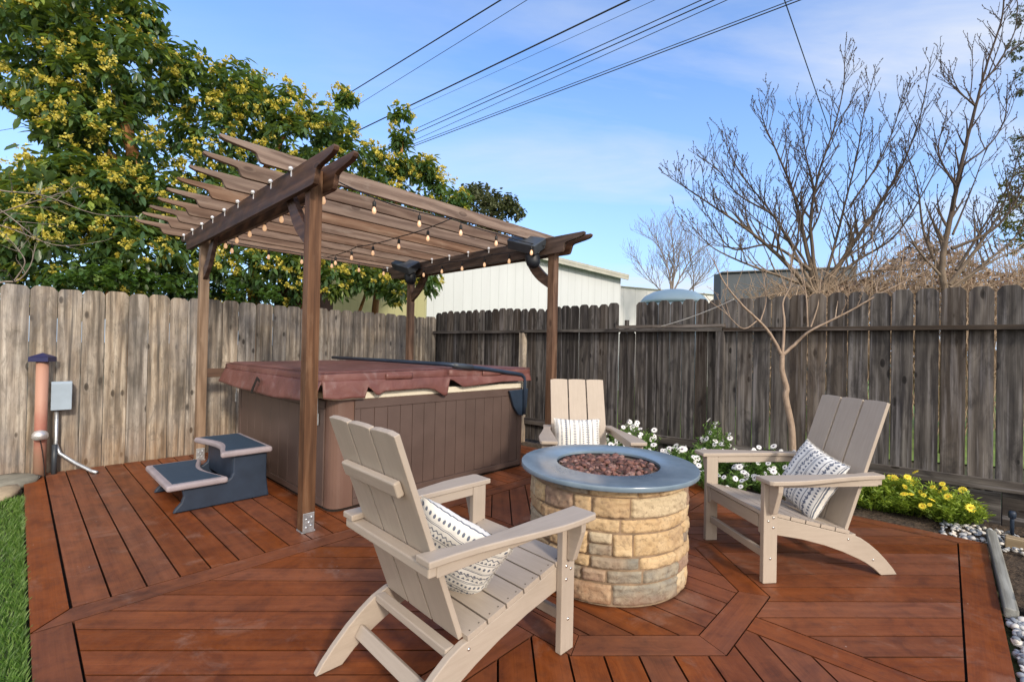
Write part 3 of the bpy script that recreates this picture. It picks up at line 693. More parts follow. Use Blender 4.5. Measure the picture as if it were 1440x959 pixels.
m = MB(); m.prism(rrect(A0+.01, A1-.01, B0+.02, B1-.02, .09), (0, 0, 0), (1, 0, 0), (0, 1, 0), (0, 0, 1), .022); m.build('base', M_dark, tb, TO)
# cover
cv = thing('hot_tub_cover', 'folding maroon vinyl cover lying on the hot tub with a loose hanging skirt', 'tub cover', xy(1.48, 1.40, .98), YROT); CO = (1.48, 1.40, .98)
def slab(a0, a1, z_hinge_right):
    m = MB(); b0, b1 = .165, 2.66; N1, N2 = 22, 30
    def top(u, v):
        a, b = a0+(a1-a0)*u, b0+(b1-b0)*v
        e = min(1, min(u*(a1-a0), (1-u)*(a1-a0), v*(b1-b0), (1-v)*(b1-b0))/.022)
        hinge = (u if z_hinge_right else 1-u)
        z = 1.165+.018*hinge-.020*(1-math.sqrt(max(0, 1-(1-e)**2)))-.012*math.sin(math.pi*u)*math.sin(math.pi*v)+.003*mnoise.noise((a*3, b*3, 1))
        return Vector((a, b, z))
    m.grid(top, N1, N2)
    # side walls following the top outline, slightly bulged
    ring = [(i/N1, 0) for i in range(N1+1)]+[(1, j/N2) for j in range(1, N2+1)]+[(1-i/N1, 1) for i in range(1, N1+1)]+[(0, 1-j/N2) for j in range(1, N2)]
    n = len(ring); cx, cy = (a0+a1)/2, (b0+b1)/2; vs, fs = [], []
    for lv, (dz_, out) in enumerate(((0, 0), (-.012, .006), (-.06, .006), (-.085, .001))):
        for u, v in ring:
            p = top(u, v); q = Vector((p.x, p.y, 0)); nx = -1 if u == 0 else (1 if u == 1 else 0); ny = -1 if v == 0 else (1 if v == 1 else 0)
            wob = .004*mnoise.noise((p.x*9, p.y*9, lv*3.1)); vs.append(Vector((p.x+nx*(out+wob), p.y+ny*(out+wob), p.z+dz_)))
    for l in range(3):
        for i in range(n): j = (i+1) % n; fs.append((l*n+i, l*n+j, (l+1)*n+j, (l+1)*n+i))
    m._add(vs, [q[::-1] for q in fs], [(0, 0, 0)]*len(vs), (.5, .5, .5))
    return m.build('cover_panel', M_vinyl, cv, CO, smooth=True)
slab(.175, 1.448, True); slab(1.472, 2.69, False)
for zz_, oo_ in ((1.163, .004), (1.100, .006)):     # corded seams around the slab
    m = MB(); b0, b1 = .165-oo_, 2.66+oo_; pts = []
    for (p, q) in (((.175-oo_, b1), (.175-oo_, b0)), ((.175-oo_, b0), (1.46, b0)), ((1.46, b0), (2.69+oo_, b0)), ((2.69+oo_, b0), (2.69+oo_, b1))):
        for k in range(16):
            t_ = k/16; a_, b_ = p[0]+(q[0]-p[0])*t_, p[1]+(q[1]-p[1])*t_; hz = .016*(1-abs(a_-1.46)/1.28) if zz_ > 1.13 else .006*(1-abs(a_-1.46)/1.28)
            pts.append((a_, b_, zz_-.006+hz+.0015*math.sin(k*2.1)))
    m.tube(pts, .0042, 6); m.build('piping', M_vinyl, cv, CO, smooth=True)
def skirt(name, path, low, fn_pos, flare=.03):
    """hanging flap: path (s0,s1), low = [(s, z_low)] outline"""
    m = MB(); N1 = 90; N2 = 9; s0, s1 = path
    def lowz(s_):
        for (p, a), (q, b) in zip(low, low[1:]):
            if p <= s_ <= q: return a+(b-a)*(s_-p)/max(q-p, 1e-6)
        return low[-1][1]
    def fn(u, v):
        s_ = s0+(s1-s0)*u; z = 1.092+(lowz(s_)-1.092)*v
        o = flare*v*(1+.3*mnoise.noise((s_*2.2, v*1.5, 5)))+.007*v*mnoise.noise((s_*11, v*2, 2))+.004*math.sin(v*math.pi)
        return fn_pos(s_, z, o)
    m.grid(fn, N1, N2); ob = m.build(name, M_vinyl, cv, CO, smooth=True)
    sf = ob.modifiers.new('solid', 'SOLIDIFY'); sf.thickness = .003; return ob
skirt('skirt', (.17, 2.69), [(.17, .955), (.30, .938), (.42, .945), (.545, .935), (.555, 1.03), (.57, 1.03), (.66, .945), (.72, .985), (1.15, .992), (1.26, .978), (1.40, .900), (1.43, .915), (1.455, 1.06), (1.49, 1.06), (1.64, .978), (1.72, .985), (2.2, 1.015), (2.69, 1.01)],
      lambda s_, z, o: Vector((s_, .160-o, z)), .022)
skirt('skirt', (.16, 2.68), [(.16, .95), (.5, .915), (1.0, .895), (1.6, .90), (2.2, .915), (2.68, .94)], lambda s_, z, o: Vector((.170-o, s_, z)), .055)
for b in (1.42,):
    m = MB(); m.bar((.105, b, 1.045), (.095, b+.10, .925), .035, .006, (1, 0, 0)); m.bar((.108, b+.02, 1.05), (.105, b-.07, 1.02), .03, .006, (1, 0, 0)); m.box(.092, .104, b+.085, b+.125, .89, .93); m.build('strap', M_dark, cv, CO, bevel=.002)
for b in (2.55, .42):
    m = MB(); m.box(.252, .270, b, b+.03, .70, .80); m.tube([(.262, b+.015, .80), (.262, b+.015, .93)], .006, 6); m.build('buckle', M_galv, cv, CO, bevel=.003)
for a in (.88, 2.05):
    m = MB(); m.grid(lambda u, v: Vector((a-.14+.28*u, .150-.008*math.sin(math.pi*v)-.004*math.sin(u*math.pi), 1.085+.055*v)), 12, 6)
    h_ = m.build('handle', M_vinyl, cv, CO, smooth=True); h_.modifiers.new('solid', 'SOLIDIFY').thickness = .004
# lifter
lf_ = thing('cover_lifter', 'dark blue steel tube cover lifter lying along the fold of the tub cover', 'cover lifter', xy(1.48, 1.40, .55), YROT); LO = (1.48, 1.40, .55)
m = MB(); m.tube([(1.46, 2.66, 1.215), (1.46, 1.5, 1.215), (1.46, .35, 1.212), (1.463, .2, 1.212), (1.49, .15, 1.208), (1.56, .142, 1.198), (1.9, .140, 1.165), (2.42, .138, 1.10), (2.52, .138, 1.085), (2.565, .138, 1.05), (2.58, .138, .99), (2.58, .138, .62)], .021, 12); m.build('arm', M_bar, lf_, LO, smooth=True)
m = MB(); m.tube([(1.50, .150, 1.208), (1.56, .142, 1.198), (1.75, .1405, 1.179)], .028, 12); m.build('grip', M_spk, lf_, LO, smooth=True)
m = MB(); m.prism([(2.34, .905), (2.66, .915), (2.64, .70), (2.58, .60), (2.50, .62), (2.42, .72)], (0, .150, 0), (1, 0, 0), (0, 0, 1), (0, 1, 0), .030); m.build('bracket', M_bar, lf_, LO, bevel=.006)

# ================================================================= STEPS
st = thing('spa_steps', 'slate blue plastic steps with mauve-edged treads beside the hot tub', 'steps', xy(-.25, 1.44), YROT); SO = (-.25, 1.44, 0)
SB0, SB1 = 1.03, 1.85
prof = [(-.615, 0), (-.60, .03), (-.56, .075), (-.545, .125), (-.56, .19), (-.24, .19), (-.205, .215), (-.19, .25), (-.19, .40), (.085, .40), (.085, .18), (.10, .06), (.11, 0)]
for b in (SB0+.02, SB1-.06):
    m = MB(); m.prism(prof, (0, b, 0), (1, 0, 0), (0, 0, 1), (0, 1, 0), .04); m.build('side_panel', M_step, st, SO, bevel=.012, seg=3)
m = MB(); m.box(.045, .085, SB0+.06, SB1-.06, .01, .40); m.box(-.19, -.15, SB0+.06, SB1-.06, .16, .40); m.box(-.50, -.46, SB0+.06, SB1-.06, .10, .19); m.build('riser', M_step, st, SO, bevel=.006)
def tread(a0, a1, z, curve_left):
    nb = 14; outl = []; cv_ = .085
    def edge(t): return cv_*math.sin(math.pi*t)**1.3
    b0, b1 = SB0-.035, SB1+.035
    def outline(i):
        if curve_left:
            L = [(a0+i+edge(k/nb), b1-i-(b1-b0-2*i)*k/nb) for k in range(nb+1)]; return L+[(a1-i, b0+i), (a1-i, b1-i)]
        L = [(a1-i-edge(k/nb), b0+i+(b1-b0-2*i)*k/nb) for k in range(nb+1)]; return L+[(a0+i, b1-i), (a0+i, b0+i)]
    m = MB(); m.prism(outline(0), (0, 0, z-.052), (1, 0, 0), (0, 1, 0), (0, 0, 1), .052); tr = m.build('tread', M_tread, st, SO, bevel=.02, seg=4)
    m = MB(); m.prism(outline(.045), (0, 0, z-.002), (1, 0, 0), (0, 1, 0), (0, 0, 1), .006); m.build('mat', M_mat, tr, SO, bevel=.002)
tread(-.67, -.235, .243, False); tread(-.30, .115, .455, True)

# ================================================================= PIPE POST, BOX, CONDUIT, LAMP
s = NT('painted_terracotta_pipe'); p_ = s.obj(); n1 = s.noise(p_, 7, 6, .65); zz_ = s.sep(p_)[2]
c_ = s.ramp(s.math('ADD', zz_, s.math('MULTIPLY', n1, .5)), [(.10, (.36, .25, .17)), (.55, (.42, .21, .155)), (.7, (.36, .13, .10)), (1.25, (.46, .25, .18))])
M_pipe = s.done(c_, .6, s.bump(n1, .3, .005))
pp = xy(-1.315, 3.21)
t = thing('utility_pipe_post', 'terracotta pink round post with a dark blue cap by the left fence', 'post', pp)
m = MB(); m.tube([(0, 0, -.06), (0, 0, 1.16)], .048, 20); m.build('pipe', M_pipe, t, smooth=True)
M_cap = plain('navy_blue_cap', (.018, .020, .085), .4)
m = MB(); m.prism([(-.078, -.078), (.078, -.078), (.078, .078), (-.078, .078)], (0, 0, 1.155), (1, 0, 0), (0, 1, 0), (0, 0, 1), .045)
m._add([Vector(q) for q in ((-.082, -.082, 1.201), (.082, -.082, 1.201), (.082, .082, 1.201), (-.082, .082, 1.201), (0, 0, 1.245))], [(0, 1, 4), (1, 2, 4), (2, 3, 4), (3, 0, 4), (3, 2, 1, 0)], [(0, 0, 0)]*5, (.5, .5, .5)); cap = m.build('cap', M_cap, t, bevel=.003); cap.rotation_euler[2] = R(20)
M_lampm = plain('brushed_lamp_shell', (.62, .60, .60), .3, .1, 10, metal=.6)
t = thing('garden_lamp', 'small silver dome lamp fixed low on the terracotta post', 'lamp', pp+Vector((.0, 0, .42)))
m = MB(); m.lathe([(0, -.045), (.05, -.04), (.062, -.015), (.06, .015), (.04, .045), (0, .055)], 20, (.048, -.052, .0)); m.build('lamp_shell', M_lampm, t, smooth=True)
m = MB(); m.tube([(.048, -.052, -.04), (.056, -.036, -.15), (.064, -.02, -.30), (.066, -.01, -.42)], .004, 6); m.build('cable', M_cable, t)
M_box = plain('grey_painted_box', (.34, .42, .50), .45, .08, 6)
bxp = xy(-1.17, 3.30)
t = thing('electrical_box', 'light blue-grey electrical box mounted on the left fence beside the terracotta post', 'electrical box', bxp+Vector((0, 0, .655)), YROT)
m = MB(); m.box(-.070, .070, -.085, .03, 0, .27); m.build('box_body', M_box, t, bevel=.006)
m = MB(); m.prism([(-.01, .0), (-.022, .275), (.0, .295), (.13, .285), (.12, .275), (.008, .262), (.008, 0)], (-.078, -.090, .0), (0, 1, 0), (0, 0, 1), (1, 0, 0), .156); m.build('lid', M_box, t, bevel=.004)
t = thing('conduit', 'grey metal conduit running down from the electrical box to the deck boards', 'conduit', xy(-1.20, 3.26))
m = MB(); q0 = xy(-1.20, 3.26)
pth = [(xy(-1.20, 3.27)-q0)+Vector((0, 0, .71)), (xy(-1.20, 3.27)-q0)+Vector((0, 0, .30)), (xy(-1.17, 3.25)-q0)+Vector((0, 0, .20)), (xy(-1.05, 3.12)-q0)+Vector((0, 0, .10)), (xy(-.94, 3.0)-q0)+Vector((0, 0, .025)), (xy(-.90, 2.95)-q0)+Vector((0, 0, .012))]
m.tube(pth, .017, 10); m.build('conduit_tube', M_galv, t, smooth=True)
m = MB(); m.tube([(xy(-1.21, 3.23)-q0)+Vector((0, 0, .30)), (xy(-1.21, 3.23)-q0)+Vector((0, 0, -.02))], .022, 10); m.build('stub', M_spk, t, smooth=True)

# ================================================================= FIRE PIT
FC = Vector((.63, 2.988, 0))
fp = thing('fire_pit', 'round tan ledger-stone fire pit topped with a blue slate ring', 'fire pit', FC)
m = MB(); m.lathe([(.474, 0), (.474, .636)], 64); m.build('core', M_mortar, fp)
m = MB(); z = .004; rows = [.118, .076, .070, .128, .080, .112, .048]; sc_ = .630/sum(rows); cr = random.Random(5)
for ri, hh in enumerate(rows):
    hh *= sc_; t0 = cr.random()*6.28; t_end = t0+2*math.pi; tt = t0
    while tt < t_end-1e-3:
        L = cr.choice((.13, .20, .30, .40, .26))*cr.uniform(.85, 1.15); dt = L/.49
        if t_end-tt-dt < .16: dt = t_end-tt
        split = hh > .10 and cr.random() < .20; subs = [(z, z+hh)] if not split else [(z, z+hh*.52), (z+hh*.52, z+hh)]
        for (za, zb) in subs:
            pr = cr.uniform(.487, .497); seed = cr.random()*50; tilt = cr.uniform(-.006, .006); nu = max(8, int(L/.011)); nv = max(5, int((zb-za)/.010)); gx = cr.uniform(.0008, .0022)
            ta, tb_ = tt+gx/.49, tt+dt-gx/.49; jz = cr.uniform(0, .003)
            def sf_(u, v, ta=ta, tb_=tb_, za=za+gx, zb=zb-gx-jz, pr=pr, seed=seed, tilt=tilt, L=L):
                th = ta+(tb_-ta)*u; zz = za+(zb-za)*v
                e = min(u*L, (1-u)*L, v*(zb-za)*1.2, (1-v)*(zb-za)*1.2); k = min(1, e/.0045); k = k**.5
                q = (math.cos(th)*.5, math.sin(th)*.5, zz)
                nn = mnoise.noise((q[0]*11+seed, q[1]*11, q[2]*14))*.008+abs(mnoise.noise((q[0]*24+seed, q[1]*24, q[2]*30)))*-.012+mnoise.noise((q[0]*50+seed, q[1]*50, q[2]*60))*.004
                r = .468+(pr-.468+nn+tilt*(u-.5)*2)*k
                return Vector((r*math.cos(th), r*math.sin(th), zz))
            rn = cr.random()
            m.grid(sf_, nu, nv, gfn=lambda u, v, za=za, zb=zb, ta=ta, L=L, seed=seed: (u*L+seed, (za+(zb-za)*v), seed*.37), rnd=(rn, cr.random(), cr.random()))
        tt += dt
    z += hh
m.build('stone_base', M_stone, fp, smooth=True)
m = MB(); n = 96
prof = [(.325, .645), (.325, .639), (.551, .639), (.5535, .642), (.5535, .663), (.551, .667), (.328, .667), (.325, .665), (.325, .645)]
vs, gs, fs = [], [], []
for r, zz in prof:
    for k in range(n): a = 2*math.pi*k/n; vs.append(Vector((r*math.cos(a), r*math.sin(a), zz))); gs.append((0, 0, 0))
for i in range(len(prof)-1):
    for k in range(n): k2 = (k+1) % n; fs.append((i*n+k2, i*n+k, (i+1)*n+k, (i+1)*n+k2)[::-1])
m._add(vs, fs, gs, (.5, .5, .5)); o = m.build('slate_ring', M_slab, fp, smooth=True); o.modifiers.new('e', 'EDGE_SPLIT').split_angle = R(50)
m = MB(); m.lathe([(.0, .57), (.30, .572), (.318, .60), (.318, .652), (.323, .652), (.3235, .60)], 64); m.build('burner_pan', M_steel, fp, smooth=True)
V, Fq, Rn = [], [], []; o0 = 0
ico = bpy.data.meshes.new('tmp')
bmm = bmesh.new(); bmesh.ops.create_icosphere(bmm, subdivisions=2, radius=1.0); iv = np.array([v.co[:] for v in bmm.verts]); iff = np.array([[v.index for v in f.verts] for f in bmm.faces]); bmm.free(); bpy.data.meshes.remove(ico)
def rocks(centres, rad, amp=.35, flat=.8):
    Vs, Fs, Rs = [], [], []; nv = len(iv)
    for i, (c, r) in enumerate(zip(centres, rad)):
        sd_ = rng.random(3)*40; ax = np.array([rng.uniform(.75, 1.25), rng.uniform(.75, 1.25), rng.uniform(.6, 1.0)*flat])
        nn = np.array([mnoise.noise(Vector(v*1.6+sd_)) for v in iv]); v = iv*(1+amp*nn)[:, None]*ax*r
        q = rng.normal(size=3); M_ = np.array(Matrix.Rotation(rng.random()*6.28, 3, Vector(q) if flat < .75 and False else Vector((q[0]*.3, q[1]*.3, 1)))); Vs.append(v@M_.T+c); Fs.append(iff+i*nv); Rs.append(np.repeat(rng.random((1, 3)), nv, 0))
    return np.concatenate(Vs), np.concatenate(Fs), np.concatenate(Rs)
pts = []
for i in range(620):
    r = .305*math.sqrt(rng.random()); a = rng.random()*6.283; pts.append((FC.x+r*math.cos(a), FC.y+r*math.sin(a), .612+rng.random()*.036+.012*(1-r/.3)))
v_, f_, r_ = rocks(np.array(pts), rng.uniform(.012, .024, len(pts)), .55)
o = np_mesh('lava_rock_bed', v_, f_, M_lava, rnd=r_, loc=(FC.x, FC.y, .6)); tag(o, 'red-brown lava rocks filling the burner of the fire pit', 'lava rocks', kind='stuff')

# ================================================================= CHAIRS
def seat_z(y):   # top surface of the seat along the chair
    return .292+(y+.15)*(.138/.57) if y < .42 else .429-(y-.42)*.25
M_plug = plain('screw_plug', (.10, .08, .065), .8)
def make_chair(label):
    t = thing('adirondack_chair', label, 'chair', (0, 0, 0), 0, 'sand coloured adirondack chairs around the fire pit')
    m = MB(); y = .435
    while y > -.13:
        y1 = max(y-.094, -.17); z0, z1 = seat_z(y), seat_z(y1); d_ = Vector((0, y1-y, z1-z0)); L = d_.length; d_.normalize()
        m.prism([(-.302, 0), (.302, 0), (.302, L), (-.302, L)], (0, y, z0-.022), (1, 0, 0), d_, Vector((1, 0, 0)).cross(d_), .022*(-1)) if False else \
            m.prism([(-.302, 0), (.302, 0), (.302, L), (-.302, L)], (0, y, z0), (1, 0, 0), d_, -d_.cross(Vector((1, 0, 0))), .022)
        y = y1-.008
    y = .435
    while y > -.13:      # little plugs where the slats are screwed down
        for sx in (-.285, .285):
            for q in (.024, .070): m.lathe([(.0036, 0), (.0036, .0012), (0, .0014)], 8, (sx, y-q, seat_z(y-q)+.0002), (0, -.23, 1), mi=1)
        y -= .102
    m.build('seat', [M_chair, M_plug], t, bevel=.003)
    m = MB(); m.box(-.262, .262, .405, .43, .315, .395); m.build('apron', M_chair, t, bevel=.003)
    top = [(.43, .400), (.34, .385), (.07, .319), (-.14, .268), (-.185, .263), (-.25, .238), (-.31, .200), (-.37, .153), (-.43, .095), (-.48, .04), (-.508, .0)]
    bot = [(-.395, .0), (-.34, .047), (-.28, .085), (-.23, .110), (-.12, .158), (0, .20), (.16, .243), (.32, .272), (.43, .288)]
    for sx in (-1, 1):
        m = MB(); x0 = .268 if sx > 0 else -.300; m.prism(top+bot, (x0, 0, 0), (0, 1, 0), (0, 0, 1), (1, 0, 0), .032); rl = m.build('side_rail', M_chair, t, bevel=.004)
        for (yy, zz) in ((-.335, .10), (-.16, .235)):
            m = MB(); m.lathe([(.007, 0), (.007, .003), (.003, .005), (0, .005)], 10, (sx*.300, yy, zz), (sx, 0, 0)); m.build('bolt', M_bolt, rl, smooth=True)
        m = MB(); x0 = .301 if sx > 0 else -.335; m.box(x0, x0+.034, .350, .440, 0, .6135, grain='z'); lg = m.build('leg', M_chair, t, bevel=.004)
        for (yy, zz) in ((.378, .395), (.410, .375), (.378, .335), (.395, .150)):
            m = MB(); m.lathe([(.0075, 0), (.0075, .003), (.003, .005), (0, .005)], 10, (sx*.335, yy, zz), (sx, 0, 0)); m.build('bolt', M_bolt, lg, smooth=True)
        m = MB(); m.prism([(sx*.336, .425), (sx*.336, .613), (sx*.420, .613), (sx*.418, .57), (sx*.372, .43), (sx*.365, .425)], (0, .378, 0), (1, 0, 0), (0, 0, 1), (0, 1, 0), .032); m.build('arm_bracket', M_chair, t, bevel=.004)
        m = MB(); m.box(*((.304, .330) if sx > 0 else (-.330, -.304)), -.335, .349, .570, .6135, grain='y'); m.build('arm_support', M_chair, t, bevel=.003)
        arm = [(.296, .472), (.425, .472), (.438, .455), (.438, .33), (.432, .24), (.412, .13), (.385, .0), (.360, -.14), (.345, -.27), (.340, -.375), (.250, -.375), (.262, -.30), (.290, -.20), (.296, -.05)]
        m = MB(); m.prism([(y_, sx*x_) for x_, y_ in arm], (0, 0, .6145), (0, 1, 0), (1, 0, 0), (0, 0, 1), .027); m.build('armrest', M_chair, t, bevel=.006, seg=3)
    bd = Vector((0, -.296, .808)).normalized(); bn = Vector((0, -bd.z, bd.y)); BL = .868; b0 = Vector((0, -.160, .270))
    m = MB()
    for k in (-1, 0, 1):
        c = k*.1815; hw = .0850; top_ = [(c+hw, BL-.004*(abs(k) > 0 and k > 0)-.0), (c+hw*.5, BL+.004), (c-hw*.5, BL+.004), (c-hw, BL)]
        m.prism([(c-hw, 0), (c+hw, 0)]+top_, b0, (1, 0, 0), bd, bn, .024, grain='v')
    m.build('backrest', M_chair, t, bevel=.003)
    def bp(h_, off): return b0+bd*h_+bn*off
    m = MB(); m.bar(bp(.655, .041)+Vector((-.215, 0, 0)), bp(.655, .041)+Vector((.215, 0, 0)), .062, .030, bn); m.build('back_brace', M_chair, t, bevel=.008, seg=3)
    m = MB(); m.box(-.325, .325, -.368, -.312, .574, .613); m.build('back_brace', M_chair, t, bevel=.006)
    m = MB(); m.box(-.267, .267, -.245, -.200, .218, .252); m.box(-.267, .267, -.200, -.176, .235, .285) if False else None; m.build('back_brace', M_chair, t, bevel=.005)
    m = MB(); m.bar((-.267, -.318, .115), (.267, -.318, .115), .028, .055, (0, .5, .8)); m.build('stretcher', M_chair, t, bevel=.005)
    m = MB(); m.bar((-.300, .393, .155), (.300, .393, .155), .028, .048); m.build('stretcher', M_chair, t, bevel=.005)
    return t
chN = make_chair('sand coloured adirondack chair nearest the photo, seen from behind, its back toward the lawn')
chN.location = (-.236, 2.103, 0); chN.rotation_euler[2] = R(-45.77)
dup(chN, (1.932, 3.189, 0), R(97.27), 'sand coloured adirondack chair right of the fire pit, seen from the side')
dup(chN, (.672, 4.232, 0), R(181.25), 'sand coloured adirondack chair behind the fire pit, facing the photo, beside the hot tub')

# pillows: off-white cloth with printed rows
def pillow_mat():
    s = NT('printed_pillow_cloth'); gp = s.sep(s.attr('gp', 'Vector')); u, v = gp[0], gp[1]
    ink = None
    def add(x):
        nonlocal ink; ink = x if ink is None else s.math('MAXIMUM', ink, x)
    def band(v0, wd): return s.math('LESS_THAN', s.math('ABSOLUTE', s.math('SUBTRACT', v, v0)), wd)
    def line(v0, wd=.0035): add(band(v0, wd))
    def dots(v0, N_, r, el=1.0):
        fu = s.math('SUBTRACT', s.math('FRACT', s.math('MULTIPLY', u, N_)), .5); dv = s.math('MULTIPLY', s.math('SUBTRACT', v, v0), N_*el)
        add(s.math('LESS_THAN', s.math('ADD', s.math('MULTIPLY', fu, fu), s.math('MULTIPLY', dv, dv)), r*r))
    def tri(v0, N_, hgt):
        fu = s.math('ABSOLUTE', s.math('SUBTRACT', s.math('FRACT', s.math('MULTIPLY', u, N_)), .5)); dv = s.math('DIVIDE', s.math('SUBTRACT', v, v0), hgt)
        add(s.math('MULTIPLY', s.math('LESS_THAN', fu, s.math('MULTIPLY', s.math('SUBTRACT', 1.0, dv), .42)), s.math('MULTIPLY', s.math('GREATER_THAN', dv, 0.0), s.math('LESS_THAN', dv, 1.0))))
    def zig(v0, N_, amp, wd):
        fu = s.math('ABSOLUTE', s.math('SUBTRACT', s.math('FRACT', s.math('MULTIPLY', u, N_)), .5))
        dv = s.math('SUBTRACT', s.math('SUBTRACT', v, v0), s.math('MULTIPLY', fu, amp)); add(s.math('LESS_THAN', s.math('ABSOLUTE', dv), wd))
    dots(.06, 18, .24, .7); line(.115); line(.13); dots(.175, 26, .3, .8); zig(.22, 16, .05, .007); tri(.225, 16, .04); line(.285, .005)
    dots(.345, 22, .27, .6); line(.40); line(.415); tri(.44, 20, .03); zig(.49, 14, .06, .008); dots(.52, 14, .2, 1.0); line(.575, .005); line(.59, .002)
    dots(.65, 20, .26, .7); line(.70); tri(.72, 24, .03); zig(.765, 18, .05, .007); line(.83, .004); line(.845, .002); dots(.90, 18, .25, .7); line(.95)
    o = s.obj(); wv = s.noise(o, 260, 2); big = s.noise(o, 6, 4)
    base = s.ramp(big, [(.3, (.66, .64, .59)), (.7, (.80, .79, .76))])
    col = s.mix(s.math('MULTIPLY', ink, s.math('ADD', .62, s.math('MULTIPLY', wv, .45))), base, (.030, .055, .115))
    return s.done(col, .9, s.bump(s.math('ADD', wv, s.math('MULTIPLY', big, 2.0)), .25, .004), spec=.15)
M_pil = pillow_mat()
def pillow(label, mat4, size=.44, hh=None, seed=0, stripes='v'):
    """cushion built at its own centre then set by mat4"""
    hh = hh or size
    t = tag(empty('pillow', (0, 0, 0)), label, 'pillow', 'printed white pillows on the chairs'); m = MB(); N_ = 34
    def shell(sg):
        def fn(u, v):
            x, y = u*2-1, v*2-1; e = (1-abs(x)**2.6)*(1-abs(y)**2.6); th = .072*max(0, e)**.5
            pin = 1-.075*(1-abs(y)**2)*(abs(x)**3); pin2 = 1-.075*(1-abs(x)**2)*(abs(y)**3)
            wr = .010*mnoise.noise((x*2.2+seed, y*2.2, sg*3))*e**.3+.004*mnoise.noise((x*7+seed, y*7, sg))
            fr = 1+.015*math.sin((x+y)*40+seed)*(1 if max(abs(x), abs(y)) > .97 else 0)
            return Vector((x*size/2*pin*fr, y*hh/2*pin2*fr, sg*(th+(wr if e > .01 else 0))))
        return fn
    gf = (lambda u, v: (v*1.1, .09+u*.60, 0)) if stripes == 'x' else (lambda u, v: (u*1.0, .02+v*.93, 0)) if seed == 1 else (lambda u, v: (u*.80, .10+v*.70, 0))
    m.grid(shell(1), N_, N_, gfn=gf); nb = len(m.f)
    m.grid(shell(-1), N_, N_, gfn=gf); m.f[nb:] = [q[::-1] for q in m.f[nb:]]
    m.build('cushion', M_pil, t, smooth=True)
    # tufted fringe along two edges
    for sx in (-1, 1):
        P0, P1 = [], []
        for k in range(150):
            v = k/149*2-1; p = Vector((sx*size/2*(1-.075*(1-v*v)), v*hh/2*.98, 0))
            P0.append(p); P1.append(p+Vector((sx*random.uniform(.005, .011), random.uniform(-.005, .005), random.uniform(-.005, .005))))
        v_, f_, r_ = seg_geo(np.array(P0), np.array(P1), np.full(len(P0), .0014), np.full(len(P0), .0006), 3)
        np_mesh('fringe', v_, f_, M_pfr, t, rnd=r_)
    t.matrix_world = mat4; return t
M_pfr = plain('pillow_fringe', (.62, .60, .55), .9)
def chair_frame(loc, rz): return Matrix.Translation(loc) @ Matrix.Rotation(rz, 4, 'Z')
def pil_mat(loc, rz, c, lean, roll, yaw=0.):
    # cushion face (+z) turned to look forward (+y) and up by lean
    return chair_frame(loc, rz) @ Matrix.Translation(c) @ Matrix.Rotation(yaw, 4, 'Z') @ Matrix.Rotation(-(math.pi/2)+lean, 4, 'X') @ Matrix.Rotation(math.pi, 4, 'Y') @ Matrix.Rotation(math.pi, 4, 'X') @ Matrix.Rotation(roll, 4, 'Z')
pillow('white pillow with rows of dark dots and lines, leaning in the chair nearest the photo', pil_mat((-.236, 2.103, 0), R(-45.77), (.07, -.075, .505), R(24), R(30), R(26)), .42, seed=1)
pillow('white pillow with dark printed bands, tilted in the chair right of the fire pit', pil_mat((1.932, 3.189, 0), R(97.27), (-.045, -.10, .54), R(24), R(76)), .43, seed=5)
pillow('white pillow with upright dark stripes, in the chair behind the fire pit', pil_mat((.672, 4.232, 0), R(181.25), (.035, -.145, .56), R(18), 0), .44, .36, seed=9, stripes='x')

